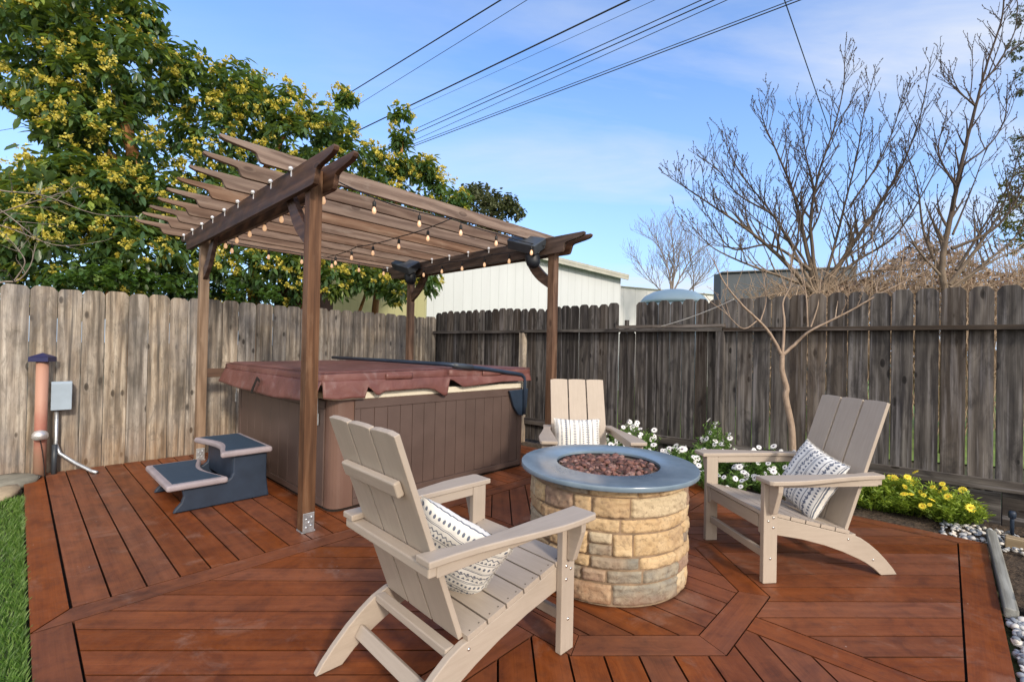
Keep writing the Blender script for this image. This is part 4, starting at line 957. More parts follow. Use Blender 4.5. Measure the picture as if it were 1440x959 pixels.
# ================================================================= PLANTS
def flower_head(rp, np_, mat_p, mat_e, name):
    m = MB()
    for k in range(np_):
        a = 2*math.pi*k/np_; c, s_ = math.cos(a), math.sin(a); w_ = rp*2.6/np_*1.7
        def P(r, t, z): return Vector((c*r-s_*t, s_*r+c*t, z))
        m._add([P(rp*.15, -w_*.25, 0), P(rp*.65, -w_*.6, .004), P(rp, 0, -.003), P(rp*.65, w_*.6, .004), P(rp*.15, w_*.25, 0)], [(0, 1, 2, 3, 4)], [(0, 0, 0)]*5, (.5, .5, .5), 0)
    m.lathe([(rp*.24, .001), (rp*.2, .006), (0, .008)], 8, mi=1); return m
def daisy(label, cat_, x, y, rad, hgt, nfl, leafmat, petal, eye, rp, seed, group, nleaf=2600, spread=1.0):
    t = thing('daisy_bush', label, cat_, (x, y, -.04), 0, group); r_ = np.random.default_rng(seed)
    n = nleaf; th = r_.random(n)*6.283; rr = np.sqrt(r_.random(n)); ns = max(10, n//26)
    sx = rad*rr[:ns]*np.cos(th[:ns]); sy = rad*rr[:ns]*np.sin(th[:ns]); top = hgt*(.55+.45*r_.random(ns))*(1-.45*rr[:ns]**2)
    S0 = np.stack([sx*.35, sy*.35, np.zeros(ns)], 1); S1 = np.stack([sx*1.05, sy*1.05, top], 1)
    v_, f_, rn_ = seg_geo(S0, S1, np.full(ns, .003), np.full(ns, .0015), 3)
    k = r_.integers(0, ns, n); u = r_.random(n)**.55; P = S0[k]+(S1[k]-S0[k])*u[:, None]+r_.normal(size=(n, 3))*.012
    D = unit(np.stack([np.cos(th), np.sin(th), .35+.5*r_.random(n)], 1)+(S1-S0)[k]*1.0)
    parts = [(v_, f_, rn_), leaf_geo(P, D, np.array([[0, 0, 1.]])+r_.normal(size=(n, 3))*.4, r_.uniform(.028, .055, n), r_.uniform(.008, .016, n), rnd=np.stack([np.clip(u*.7+r_.random(n)*.4-.1, 0, 1)]*3, 1))]
    v_, f_, rn_ = cat(parts); np_mesh('foliage', v_, f_, leafmat, t, rnd=rn_)
    hd = flower_head(rp, 13, petal, eye, 'flower'); first = None
    idx = r_.choice(ns, min(nfl, ns), replace=False)
    for i in idx:
        p = S1[i]+np.array([0, 0, .02+r_.random()*.03])
        if first is None: fo = hd.build('flower', [petal, eye], t); first = fo
        else: fo = first.copy(); C.objects.link(fo); fo.parent = t
        fo.location = p; toc = Vector((-x, -y, 0)).normalized()
        nd = Vector((r_.normal()*.65, r_.normal()*.65, .8))+toc*.75
        fo.rotation_euler = nd.to_track_quat('Z', 'Y').to_euler(); sc = r_.uniform(.62, 1.18); fo.scale = (sc,)*3
    return t
GW = 'white daisy bushes along the back fence'
daisy('bush of white daisies just right of the far chair, against the dark fence', 'flowers', 1.46, 5.62, .40, .56, 40, M_plant, M_white, M_eye, .038, 1, GW, 4200)
daisy('low spreading white daisies in front of the fence, behind the fire pit ring', 'flowers', 1.92, 5.12, .36, .40, 36, M_plant, M_white, M_eye, .038, 2, GW, 4000)
daisy('tallest white daisy clump against the fence between the two far chairs', 'flowers', 2.30, 5.22, .22, .66, 26, M_plant, M_white, M_eye, .038, 3, GW, 2800)
daisy('fullest white daisy bush, seen through the right-hand chair below the young tree', 'flowers', 2.72, 4.78, .42, .46, 62, M_plant, M_white, M_eye, .036, 4, GW, 3200)
daisy('white daisies low between the fire pit ring and the front leg of the right-hand chair', 'flowers', 2.12, 4.62, .26, .28, 16, M_plant, M_white, M_eye, .038, 5, GW, 1200)
GY = 'yellow daisy bushes right of the right-hand chair'
daisy('yellow daisy bush directly behind the back leg of the right-hand chair', 'flowers', 3.42, 4.36, .30, .33, 12, M_planty, M_yel, M_eyey, .034, 6, GY, 3600)
daisy('yellow daisy bush farthest right, beside the white pebbles', 'flowers', 3.80, 4.02, .25, .30, 14, M_planty, M_yel, M_eyey, .034, 7, GY, 3200)
daisy('middle yellow daisy bush with the most blooms, under the low fence rail', 'flowers', 3.66, 4.22, .24, .36, 16, M_planty, M_yel, M_eyey, .034, 8, GY, 2600)

# lawn at the left edge
n = 46000; a_ = -1.445-2.4*rng.random(n)**1.8; b_ = -3.5+6.0*rng.random(n)
P = np.array(PX)*0+np.stack([PX+AX.x*a_+BX.x*b_, PY+AX.y*a_+BX.y*b_, np.full(n, -.036)], 1); hgt = rng.uniform(.022, .055, n); th = rng.random(n)*6.283
lean = np.stack([np.cos(th), np.sin(th), np.zeros(n)], 1)*(hgt*rng.uniform(.2, .8, n))[:, None]; sd_ = np.stack([-np.sin(th), np.cos(th), np.zeros(n)], 1)*.0022
V = np.stack([P-sd_, P+sd_, P+sd_*.7+lean*.4+np.array([0, 0, 1.])*(hgt*.6)[:, None], P+lean+np.array([0, 0, 1.])*hgt[:, None]], 1).reshape(-1, 3)
o = np_mesh('lawn', V, (np.arange(n)*4)[:, None]+np.arange(4)[None], M_grass, rnd=np.repeat(rng.random((n, 3)), 4, 0)); tag(o, 'short green lawn grass along the left edge of the deck', 'grass', kind='stuff')

# pebbles, edging, soil things at the right edge
pc = []
def peb(a0, a1, b0, b1, n):
    for i in range(n): a, b = random.uniform(a0, a1), random.uniform(b0, b1); q = xy(a, b, -.045+random.random()*.035); pc.append((q.x, q.y, q.z))
peb(1.2, 2.22, -4.3, -3.725, 1500); peb(3.53, 4.05, -4.6, -3.45, 520)
v_, f_, r_ = rocks(np.array(pc), rng.uniform(.010, .024, len(pc)), .25, .7)
o = np_mesh('pebbles', v_, f_, M_peb, rnd=r_, smooth=True); tag(o, 'white and blue-grey pebbles lying beside the right edge of the deck', 'pebbles', kind='stuff')
def timber(name, label, a0, b0, a1, b1, wd, z0, z1, mat):
    p, q = xy(a0, b0), xy(a1, b1); d_ = q-p; L = d_.length; rz = math.atan2(d_.y, d_.x)
    m = MB(); n = 14; 
    m.box(0, L, -wd/2, wd/2, z0, z1); o = m.build(name, mat, bevel=.008, seg=3); place(o, p, rz); tag(o, label, 'timber', 'edging timbers by the deck'); return o
timber('edging_timber', 'narrow grey timber lying along the right edge of the deck', 3.80, -3.735, 2.22, -3.735, .058, -.03, .028, M_timber_g)
timber('edging_timber', 'pale timber retaining the soil beside the white pebbles, under the fence', 3.66, -3.80, 3.60, -4.9, .09, -.04, .045, M_timber)
timber('edging_timber', 'short pale timber end at the near side of the dark soil', 2.42, -3.80, 2.36, -4.6, .12, -.06, .055, M_timber)
st_ = xy(3.98, -3.86)
m = MB(); m.lathe([(.012, -.05), (.013, .10), (.012, .11), (.022, .112), (.024, .15), (.018, .165), (0, .168)], 14); o = m.build('path_stake', M_step, smooth=True); place(o, st_); tag(o, 'small dark blue stake light standing in the pebbles by the fence', 'stake light')
m = MB()
def cl(u, v): x, y = (u-.5)*.34, (v-.5)*.2; return Vector((x, y, .075*max(0, 1-(x/.17)**2)*max(0, 1-(y/.1)**2)**.5*(1+.5*mnoise.noise((x*14, y*14, 2)))-.004))
m.grid(cl, 24, 16); o = m.build('landscape_cloth', plain('black_cloth', (.02, .018, .02), .8, .4, 20, bump=.5), smooth=True); place(o, xy(4.12, -3.55, -.03), QR); tag(o, 'crumpled black landscape cloth at the foot of the fence by the pebbles', 'cloth')
v_, f_, r_ = rocks(np.array([(0, 0, 0)]), np.array([.20]), .25, .35); o = np_mesh('stepping_stone', v_, f_, plain('tan_stone', (.34, .27, .18), .85, .25, 9, bump=.5), smooth=True, rnd=r_); place(o, xy(-1.60, 2.66, -.02)); tag(o, 'flat tan stone on the ground at the left end of the fence', 'stone')
v_, f_, r_ = rocks(np.array([(0, 0, 0)]), np.array([.30]), .2, .28); o = np_mesh('stepping_stone', v_, f_, plain('grey_stone', (.22, .21, .17), .85, .25, 9, bump=.5), smooth=True, rnd=r_); place(o, xy(-1.66, 3.08, -.015)); tag(o, 'greenish grey flat stone right against the foot of the left fence', 'stone')

# ================================================================= BARE TREES
def smooth_line(pts, n=6):
    P = [Vector(p) for p in pts]; out = []
    for i in range(len(P)-1):
        p0, p1, p2, p3 = P[max(i-1, 0)], P[i], P[i+1], P[min(i+2, len(P)-1)]
        for k in range(n):
            t = k/n; out.append(.5*((2*p1)+(-p0+p2)*t+(2*p0-5*p1+4*p2-p3)*t*t+(-p0+3*p1-3*p2+p3)*t**3))
    out.append(P[-1]); return out
def bare_tree(name, label, cat_, base, limbs, mat, r_ = None, twig=(.42, 3, .35, .9), bud=.006, seed=3, group=None, trunk_mat=None, updir=.55, trunk=None, density=1.0, rt=.0035):
    """limbs: (points, r0, r1). twigs grow off the limbs; everything in world coordinates around base"""
    rg = random.Random(seed); t = thing(name, label, cat_, base, 0, group); base = Vector(base); S = []
    def seg(p, q, a, b): S.append((tuple(p-base), tuple(q-base), a, b))
    buds = []
    def grow(p, d, L, r, depth):
        n = max(3, int(L/.085)); d = d.normalized(); q = p
        for i in range(n):
            f = i/n; d = (d+Vector((rg.gauss(0, .07), rg.gauss(0, .07), rg.gauss(0, .05)+.045*updir*2))).normalized(); q2 = q+d*(L/n); ra, rb = r*(1-.75*f), r*(1-.75*(i+1)/n)
            seg(q, q2, max(ra, rt*.55), max(rb, rt*.5)); 
            if bud and rg.random() < .8: buds.append(tuple(q2-base+Vector((rg.gauss(0, .004), rg.gauss(0, .004), .004))))
            if depth > 0 and i > 0 and rg.random() < (.62 if depth > 1 else .45)*density:
                ax = Vector((rg.gauss(0, 1), rg.gauss(0, 1), rg.gauss(0, .6))); s_ = (ax-d*ax.dot(d)).normalized(); nd = (d*.75+s_*.72+Vector((0, 0, .28*updir*2))).normalized()
                grow(q2, nd, L*rg.uniform(.32, .62)*(1-.35*f), max(rb*.7, rt*.6), depth-1)
            q = q2
    for pts, r0, r1 in limbs:
        P = smooth_line(pts, 7); n = len(P)-1
        for i in range(n):
            f = i/n; a, b = r1+(r0-r1)*(1-f)**1.7, r1+(r0-r1)*(1-(i+1)/n)**1.7; wob = Vector((rg.gauss(0, .3), rg.gauss(0, .3), rg.gauss(0, .3)))*a*.25
            P[i+1] = P[i+1]+wob if i < n-1 else P[i+1]; seg(P[i], P[i+1], a, b)
            if f > twig[2] and rg.random() < twig[3]*density:
                d = (P[i+1]-P[i]).normalized(); ax = Vector((rg.gauss(0, 1), rg.gauss(0, 1), rg.gauss(0, .5))); s_ = (ax-d*ax.dot(d)).normalized()
                grow(P[i+1], (d*.6+s_*.8+Vector((0, 0, .45*updir*2))).normalized(), twig[0]*rg.uniform(.6, 1.35)*(1.25-.8*f), b*.6+.001, twig[1]-1)
        grow(P[-1], (P[-1]-P[-2]).normalized(), twig[0]*.45, r1, 1)
    A_ = np.array([s_[0] for s_ in S]); B_ = np.array([s_[1] for s_ in S]); ra = np.array([s_[2] for s_ in S]); rb = np.array([s_[3] for s_ in S])
    v_, f_, r2 = seg_geo(A_, B_+(B_-A_)*.04, ra, rb, 5); parts = [(v_, f_, r2)]
    if buds and bud: 
        Pb = np.array(buds); k = len(Pb); dd = unit(rng.normal(size=(k, 3))*.6+np.array([0, 0, 1.])); L_ = rng.uniform(1.2, 3.0, (k, 1))*bud
        parts.append(seg_geo(Pb, Pb+dd*L_, np.full(k, bud*.75), np.full(k, bud*.2), 4))
    v_, f_, r2 = cat(parts); np_mesh('branches', v_, f_, mat, t, rnd=r2, smooth=True)
    if trunk:
        m = MB(); P = smooth_line(trunk[0], 8); n = len(P); m.tube([p-base for p in P], [trunk[1]+(trunk[2]-trunk[1])*i/(n-1) for i in range(n)], 10); m.build('trunk', trunk_mat or mat, t, smooth=True)
    return t
Yt = 4.86
fk = at(1100, 500, Yt)
bare_tree('young_tree', 'slender bare young tree with pale crooked trunk in front of the dark fence', 'tree', at(1115, 640, Yt)*1, [
    ([fk, at(1080, 465, Yt), at(1045, 430, Yt-.05), at(1020, 400, Yt-.1), at(1005, 370, Yt-.1)], .020, .006),
    ([fk, at(1103, 455, Yt+.05), at(1101, 425, Yt+.1), at(1112, 400, Yt+.1), at(1113, 365, Yt+.1)], .017, .006),
    ([fk, at(1120, 482, Yt-.02), at(1140, 465, Yt-.1), at(1190, 440, Yt-.2), at(1240, 412, Yt-.3), at(1290, 388, Yt-.4)], .020, .006),
    ([at(1136, 468, Yt), at(1134, 420, Yt), at(1128, 380, Yt)], .010, .005),
    ([at(1138, 466, Yt), at(1150, 430, Yt), at(1154, 395, Yt)], .010, .005),
    ([at(1068, 455, Yt), at(1077, 425, Yt), at(1074, 395, Yt)], .009, .004),
    ([at(1066, 450, Yt), at(1045, 462, Yt-.1), at(1020, 440, Yt-.2), at(1000, 425, Yt-.3)], .007, .003)],
    M_bark, twig=(.30, 2, .45, .30), bud=.006, seed=5, updir=.8, trunk=([at(1115, 645, Yt), at(1113, 600, Yt), at(1105, 560, Yt), at(1106, 545, Yt), at(1100, 522, Yt), fk], .034, .023))
# big bare tree beyond the fence
Yb = 7.6; bb = at(1150, 420, Yb)
gnd = Vector((bb.x, bb.y, -.05))
def L(*pts, r0=.05, r1=.006, Y=Yb, dY=0.0): return ([at(x, y, Y+dY*i/len(pts)) for i, (x, y) in enumerate(pts)], r0, r1)
bare_tree('bare_fruit_tree', 'large bare wide-spreading fruit tree beyond the dark fence, centre right', 'tree', gnd, [
    L((1150, 420), (1105, 370), (1060, 330), (1010, 295), (970, 268), (945, 252), r0=0.0442, dY=-.6),
    L((1150, 420), (1115, 350), (1085, 300), (1050, 255), (1025, 215), (1022, 195), r0=0.0286, dY=.5),
    L((1150, 420), (1130, 330), (1115, 270), (1095, 220), (1075, 175), (1070, 150), r0=0.0416, dY=.2),
    L((1152, 420), (1140, 320), (1150, 250), (1170, 190), (1185, 130), (1188, 82), r0=0.0338, dY=-.3),
    L((1152, 420), (1175, 340), (1190, 280), (1205, 220), (1215, 160), (1226, 118), r0=0.0286, dY=.7),
    L((1152, 418), (1195, 350), (1235, 290), (1270, 230), (1295, 160), (1308, 90), r0=0.0494, dY=-.2),
    L((1160, 410), (1200, 370), (1260, 330), (1310, 250), (1330, 200), r0=0.0338, dY=.6),
    L((1140, 380), (1085, 345), (1030, 350), (1000, 310), (985, 280), r0=0.0286, dY=.6),
    L((1085, 300), (1040, 275), (1010, 240), (990, 225), r0=0.0169),
    L((1150, 300), (1140, 250), (1128, 190), (1125, 160), r0=0.0182, dY=.4),
    L((1195, 290), (1235, 230), (1255, 185), (1268, 140), r0=0.0182, dY=-.4),
    L((1150, 415), (1210, 385), (1275, 375), (1330, 345), r0=.028), L((1145, 400), (1120, 350), (1065, 310), (1035, 280), r0=.026, dY=.9), L((1155, 405), (1180, 370), (1225, 335), (1245, 280), (1250, 235), r0=.026, dY=-.7), L((1130, 400), (1060, 375), (1005, 350), (975, 320), r0=0.0286, dY=-.8)],
    M_bark2, twig=(.62, 3, .12, .85), bud=.010, seed=8, updir=.85, density=1.0, trunk=([gnd, bb-Vector((0, 0, .5)), bb+Vector((.02, 0, .05))], .10, .07), rt=.0064)
Yc = 7.0; bc = at(1330, 415, Yc); gc = Vector((bc.x, bc.y, -.05))
bare_tree('bare_fruit_tree', 'tall bare tree with a dark leaning leader reaching the top right of the photo', 'tree', gc, [
    L((1330, 415), (1325, 370), (1338, 300), (1352, 230), (1372, 150), (1388, 90), (1408, 30), (1412, -10), r0=0.0494, r1=.010, Y=Yc),
    L((1345, 265), (1320, 215), (1330, 165), r0=0.0169, Y=Yc), L((1350, 235), (1390, 205), (1412, 170), (1416, 130), r0=0.0169, Y=Yc),
    L((1372, 150), (1350, 130), (1340, 110), r0=0.0156, Y=Yc), L((1378, 120), (1400, 95), (1425, 50), (1430, 20), r0=0.0182, Y=Yc),
    L((1335, 400), (1380, 340), (1410, 290), (1432, 220), r0=0.0338, Y=Yc, dY=-.5), L((1330, 400), (1300, 330), (1290, 260), (1275, 215), r0=0.0286, Y=Yc, dY=.5),
    L((1335, 410), (1385, 370), (1430, 330), (1470, 260), r0=0.0338, Y=Yc, dY=.4), L((1335, 405), (1400, 365), (1450, 345), r0=.030, Y=Yc), L((1345, 380), (1395, 300), (1425, 250), r0=.026, Y=Yc, dY=.3), L((1330, 395), (1290, 350), (1262, 300), r0=.024, Y=Yc), L((1340, 330), (1365, 270), (1385, 215), r0=0.0182, Y=Yc, dY=.4),
    L((1338, 350), (1400, 320), (1440, 260), (1455, 200), r0=0.0286, Y=Yc, dY=-.8)],
    M_bark2, twig=(.58, 3, .14, .75), bud=.010, seed=21, updir=.8, density=.75, trunk=([gc, bc-Vector((0, 0, .4)), bc], .06, .045), rt=.0060)
# distant bare tree over the low white building
Yd = 17; bd_ = at(945, 425, Yd)
bare_tree('bare_tree', 'small pale distant bare tree rising behind the blue dome', 'tree', Vector((bd_.x, bd_.y, -.05)), [
    L((945, 425), (940, 380), (925, 345), (905, 330), r0=.042, r1=.009, Y=Yd), L((945, 420), (948, 370), (945, 335), (940, 315), r0=.042, r1=.009, Y=Yd, dY=1),
    L((945, 415), (965, 375), (985, 350), (1000, 345), r0=.036, r1=.009, Y=Yd), L((948, 425), (985, 395), (1005, 370), r0=.030, r1=.009, Y=Yd), L((940, 420), (912, 390), (895, 365), r0=.030, r1=.009, Y=Yd, dY=-1), L((975, 425), (975, 385), (970, 355), r0=.030, r1=.009, Y=Yd)],
    M_greyb, twig=(1.1, 3, .08, .95), bud=0, seed=31, updir=.6, rt=.0065, trunk=([Vector((bd_.x, bd_.y, -.05)), bd_], .07, .045), density=1.1)
# bare shrub twigs reaching in at the left edge
Ys = 5.2
sbp = at(-60, 420, Ys); sb = Vector((sbp.x, sbp.y, -.05))
bare_tree('bare_shrub', 'bare grey twigs of a leafless shrub reaching in over the left end of the fence', 'shrub', sb, [
    L((-60, 330), (0, 300), (60, 280), (100, 268), r0=.014, r1=.003, Y=Ys), L((-60, 250), (0, 268), (60, 275), (130, 300), (190, 305), r0=.012, r1=.003, Y=Ys),
    L((-60, 260), (0, 295), (45, 330), (60, 340), r0=.010, r1=.003, Y=Ys), L((-60, 420), (0, 398), (25, 395), (42, 375), (48, 355), r0=.018, r1=.004, Y=Ys),
    L((-60, 300), (10, 320), (80, 345), (140, 340), r0=.010, r1=.003, Y=Ys), L((20, 395), (35, 370), (25, 350), (12, 335), r0=.009, r1=.003, Y=Ys)],
    M_greyb, twig=(.26, 2, .25, .35), bud=0, seed=41, updir=.2, rt=.003, trunk=([sb, Vector((sb.x, sb.y, 1.6)), at(-60, 300, Ys)], .03, .018))
# tangle of twigs behind the right end of the fence
rg = random.Random(77); S = []
for i in range(1500):
    px_ = rg.uniform(1075, 1500); f = max(0, min(1, (px_-1110)/140)); Yh = rg.uniform(7.2, 10.5); y1 = 425-rg.random()**1.2*(22+100*f*(.7+.3*math.sin(px_*.03))); p = at(px_, 440, Yh); p.z = rg.uniform(-.05, 1.9); q = at(px_+rg.uniform(-60, 60), y1, Yh+rg.uniform(-.3, .3))
    pts = [p, p.lerp(q, .5)+Vector((rg.uniform(-.3, .3), rg.uniform(-.2, .2), rg.uniform(0, .25))), q]; P = smooth_line(pts, 4); r0 = rg.uniform(.005, .013)
    for k in range(len(P)-1): S.append((P[k], P[k+1], r0*(1-k*.08), r0*(1-(k+1)*.08)))
    for _ in range(3):
        k = rg.randrange(2, len(P)); d_ = Vector((rg.uniform(-1, 1), rg.uniform(-.5, .5), rg.uniform(-.2, 1))).normalized()*rg.uniform(.15, .5); S.append((P[k], P[k]+d_, r0*.6, r0*.25))
A_ = np.array([tuple(s_[0]) for s_ in S]); B_ = np.array([tuple(s_[1]) for s_ in S]); v1 = seg_geo(A_, B_, np.array([s_[2] for s_ in S]), np.array([s_[3] for s_ in S]), 4)
o = np_mesh('brush_thicket', *v1[:2], M_bark3, rnd=v1[2]); tag(o, 'dense tangle of tan leafless twigs behind the right part of the fence', 'thicket', kind='stuff')
n = 3800; pts = []
for i in range(n):
    px_ = rg.uniform(1150, 1500); f = max(0, min(1, (px_-1090)/160)); q = at(px_, 425-rg.random()*(8+82*f*(.7+.3*math.sin(px_*.03))), rg.uniform(7.6, 11)); pts.append(tuple(q))
s = NT('dry_brown_leaf'); rn = s.sep(s.attr('rnd', 'Vector')); M_dry = s.done(s.ramp(rn[0], [(0, (.15, .085, .060)), (.5, (.36, .25, .18)), (1, (.54, .43, .32))]), .8)
v1 = bits_geo(np.array(pts), rng.uniform(.018, .045, n)); o = np_mesh('dry_leaves', v1[0], v1[1], M_dry, rnd=v1[2]); tag(o, 'dry rust-brown leaves caught in the twig tangle behind the fence', 'dry leaves', kind='stuff')

# ================================================================= LEAFY TREES
def shoots(c, r, n, rg_, up=.35):
    d = unit(rg_.normal(size=(n, 3))); rad = r*(.45+.55*rg_.random(n)**.6)[:, None]; P = c+d*rad*np.array([1, 1, .92]); return P, unit(d+np.array([0, 0, up]))
def leafy(name, label, cat_, base, blobs, mat, trunk, leaf=(.20, .068), per=10, dens=34., droop=.9, flower=None, fprob=.3, seed=1, tmat=None, group=None, limbs=(), shrink_=1.0):
    rg_ = np.random.default_rng(seed); t = thing(name, label, cat_, base, 0, group); base = np.array(base); parts = []; fl = []
    for (px_, py_, rp, Y) in blobs:
        c = np.array(at(px_, py_, Y)); r = rp*Y/F*shrink_; n = int(dens*r*r*4)+4; P, D = shoots(c, r, n, rg_)
        # uneven clumps: push shoots outward in lumps
        P = P+D*(rg_.random((n, 1))**2)*r*.22
        k = np.repeat(np.arange(n), per); m_ = len(k); th = rg_.random(m_)*6.283; Dk = D[k]; e1 = unit(np.cross(Dk, rg_.normal(size=(m_, 3)))); 
        along = rg_.random(m_)[:, None]; B = P[k]-Dk*along*leaf[0]*1.1
        dr = unit(e1*.95+Dk*(.5-along*.3)+np.array([0, 0, -droop])*rg_.uniform(.2, 1, (m_, 1)))
        tone = np.clip(.25+.35*rg_.random(n)[k]+.35*rg_.random(m_)+.12*(P[k][:, 2]-c[2])/r-.1, 0, 1)
        young = rg_.random(n)[k] < .06; tone = np.where(young, .9+.1*rg_.random(m_), tone*.9)
        parts.append(leaf_geo(B, dr, np.array([[0, 0, 1.]])+e1*.5+rg_.normal(size=(m_, 3))*.25, rg_.uniform(.45, 1.2, m_)*leaf[0], rg_.uniform(.75, 1.2, m_)*leaf[1], rnd=np.stack([tone]*3, 1)))
        if flower:
            out = unit(P-c); score = out@np.array([-.1, -.8, .5]); ok = (rg_.random(n) < fprob) & (score > -.25); q = P[ok]+D[ok]*leaf[0]*.25; k2 = np.repeat(np.arange(len(q)), 60)
            if len(q): 
                sz = rg_.uniform(.6, 1.25, len(q))[k2][:, None]; lob = rg_.integers(0, 5, len(k2)); lo_ = rg_.normal(size=(len(q), 5, 3))*np.array([.050, .050, .032]); fl.append(q[k2]+(lo_[k2, lob]+rg_.normal(size=(len(k2), 3))*.019)*sz*flower)
    v_, f_, r_ = cat(parts); np_mesh('crown', v_, f_, mat, t, rnd=r_, loc=tuple(base))
    if fl:
        Pf = np.concatenate(fl); v1 = bits_geo(Pf, rng.uniform(.011, .021, len(Pf))*flower); o = np_mesh('blossom', v1[0], v1[1], M_avof, t, rnd=v1[2], loc=tuple(base)); o['kind'] = 'stuff'
    m = MB(); P = smooth_line(trunk[0], 6); m.tube([p-Vector(base) for p in P], [trunk[1]+(trunk[2]-trunk[1])*i/(len(P)-1) for i in range(len(P))], 10)
    for pts, r0, r1 in limbs:
        P = smooth_line(pts, 5); m.tube([p-Vector(base) for p in P], [r0+(r1-r0)*i/(len(P)-1) for i in range(len(P))], 8)
    m.build('trunk', tmat or M_bark4, t, smooth=True); return t
av = [(40, -30, 90, 8.2), (130, 20, 85, 8), (60, 50, 70, 7.6), (180, 95, 70, 8), (110, 120, 85, 7.8), (90, 165, 52, 7.4), (150, 200, 75, 7.8), (205, 20, 30, 8.2),
      (78, 240, 34, 7.2), (105, 265, 70, 7.2), (30, 300, 60, 6.9), (110, 335, 75, 7.0), (20, 350, 50, 6.8), (190, 290, 75, 7.8), (200, 360, 70, 7.6), (45, 290, 45, 6.8),
      (60, 400, 45, 7.4), (22, 262, 34, 7.2), (-60, 20, 70, 8.0), (-70, 300, 80, 7.4), (-90, 380, 70, 7.4), (-55, 90, 45, 7.8), (150, 250, 55, 8.3), (140, 410, 45, 7.6), (215, 415, 45, 8.0), (-10, 400, 45, 7.2), (8, 132, 16, 7.4), (30, 140, 18, 7.5)]
g1 = at(170, 560, 8.2); g1.z = -.05
leafy('avocado_tree', 'tall glossy avocado tree thick with yellow-green blossom behind the left end of the fence', 'tree', g1, av, M_avo, ([g1, at(176, 330, 8.2), at(190, 240, 8.2), at(165, 130, 8.1), at(150, 60, 8.1)], .16, .05), flower=1.2, shrink_=.93, dens=50, leaf=(.20, .066), fprob=.30, seed=1, group='avocado trees behind the left fence',
      limbs=[([at(186, 250, 8.2), at(120, 180, 7.9), at(70, 120, 7.7)], .07, .02), ([at(180, 300, 8.2), at(100, 300, 7.4), at(40, 300, 7.1)], .06, .02)])
av2 = [(255, 85, 38, 8.6), (275, 130, 55, 8.8), (330, 120, 50, 9), (350, 160, 50, 9), (400, 150, 45, 9.2), (410, 200, 60, 9.2), (465, 180, 45, 9.4), (486, 140, 20, 9.4), (300, 210, 75, 8.8),
       (250, 290, 65, 8.4), (330, 300, 75, 8.8), (420, 280, 70, 9.2), (495, 230, 45, 9.6), (260, 370, 55, 8.2), (350, 375, 55, 8.6), (415, 375, 50, 8.9), (430, 350, 50, 9.2), (500, 300, 60, 9.6), (480, 330, 50, 9.3), (20, 290, 50, 7.2), (70, 320, 50, 7.2), (290, 420, 45, 8.8), (360, 425, 45, 9.2), (415, 425, 30, 9.4)]
g2 = at(360, 500, 9.2); g2.z = -.05
leafy('avocado_tree', 'middle avocado tree with yellow blossom rising behind the pergola rafters', 'tree', g2, av2, M_avo, ([g2, at(358, 340, 9.2), at(370, 250, 9.2), at(400, 190, 9.2)], .13, .04), flower=1.2, shrink_=.86, leaf=(.20, .066), fprob=.30, seed=2, group='avocado trees behind the left fence', dens=46)
av3 = [(563, 160, 17, 10), (566, 195, 24, 10), (575, 230, 32, 10), (530, 215, 22, 10), (545, 255, 40, 10), (600, 240, 28, 10), (615, 275, 36, 10.2), (560, 300, 55, 10), (520, 330, 50, 9.8), (505, 385, 32, 9.2), (560, 372, 42, 9.6), (575, 355, 36, 9.3),
       (530, 395, 36, 9.2), (560, 402, 36, 9.0), (604, 395, 24, 9.0), (590, 375, 24, 9.2), (470, 395, 34, 9.0), (650, 285, 22, 10.4)]
g3 = at(525, 500, 10); g3.z = -.05
leafy('avocado_tree', 'narrow-topped avocado tree by the far pergola post, in front of the white building', 'tree', g3, av3, M_avo, ([g3, at(528, 430, 10), at(540, 380, 10), at(556, 300, 10), at(566, 200, 10)], .09, .025), flower=1.1, shrink_=.86, leaf=(.20, .066), fprob=.36, seed=3, group='avocado trees behind the left fence', dens=46,
      limbs=[([at(505, 440, 9.6), at(512, 420, 9.6), at(520, 395, 9.7)], .035, .03)])
vb = [(85, 392, 22, 6.3), (120, 390, 24, 6.5), (160, 392, 22, 6.7), (200, 394, 20, 7.0), (240, 400, 18, 7.2), (280, 404, 16, 7.4), (330, 408, 16, 7.7), (380, 412, 15, 8.0), (145, 380, 16, 6.8)]
g4 = at(160, 560, 6.9); g4.z = -.05
leafy('climbing_vine', 'fresh green vine spilling along the top of the left fence below the avocado trees', 'vine', g4, vb, M_vine, ([g4, at(150, 400, 6.7)], .03, .015), leaf=(.085, .06), per=8, dens=90, droop=.3, seed=4)
ft = [(655, 280, 22, 24), (675, 275, 22, 25), (700, 285, 20, 24), (718, 288, 16, 24), (690, 300, 25, 24), (725, 300, 14, 24), (640, 300, 20, 24), (670, 330, 34, 24), (700, 335, 28, 24), (660, 365, 34, 24), (695, 370, 32, 24), (640, 340, 30, 24)]
g5 = at(690, 470, 24); g5.z = -.05
leafy('evergreen_tree', 'distant grey-green tree showing just above the pergola roof', 'tree', g5, ft, M_far, ([g5, at(690, 300, 24)], .25, .08), leaf=(.22, .12), per=9, dens=26, droop=.3, seed=6, tmat=M_bark2)
rt_ = [(1445, 18, 18, 15), (1432, 72, 14, 15), (1448, 100, 16, 15), (1440, 128, 10, 15), (1419, 62, 8, 15), (1452, 210, 22, 15), (1430, 196, 9, 15), (1445, 260, 34, 15.3), (1430, 300, 26, 15.5), (1460, 330, 40, 15.5), (1422, 180, 9, 15)]
g6 = at(1475, 470, 15.5); g6.z = -.05
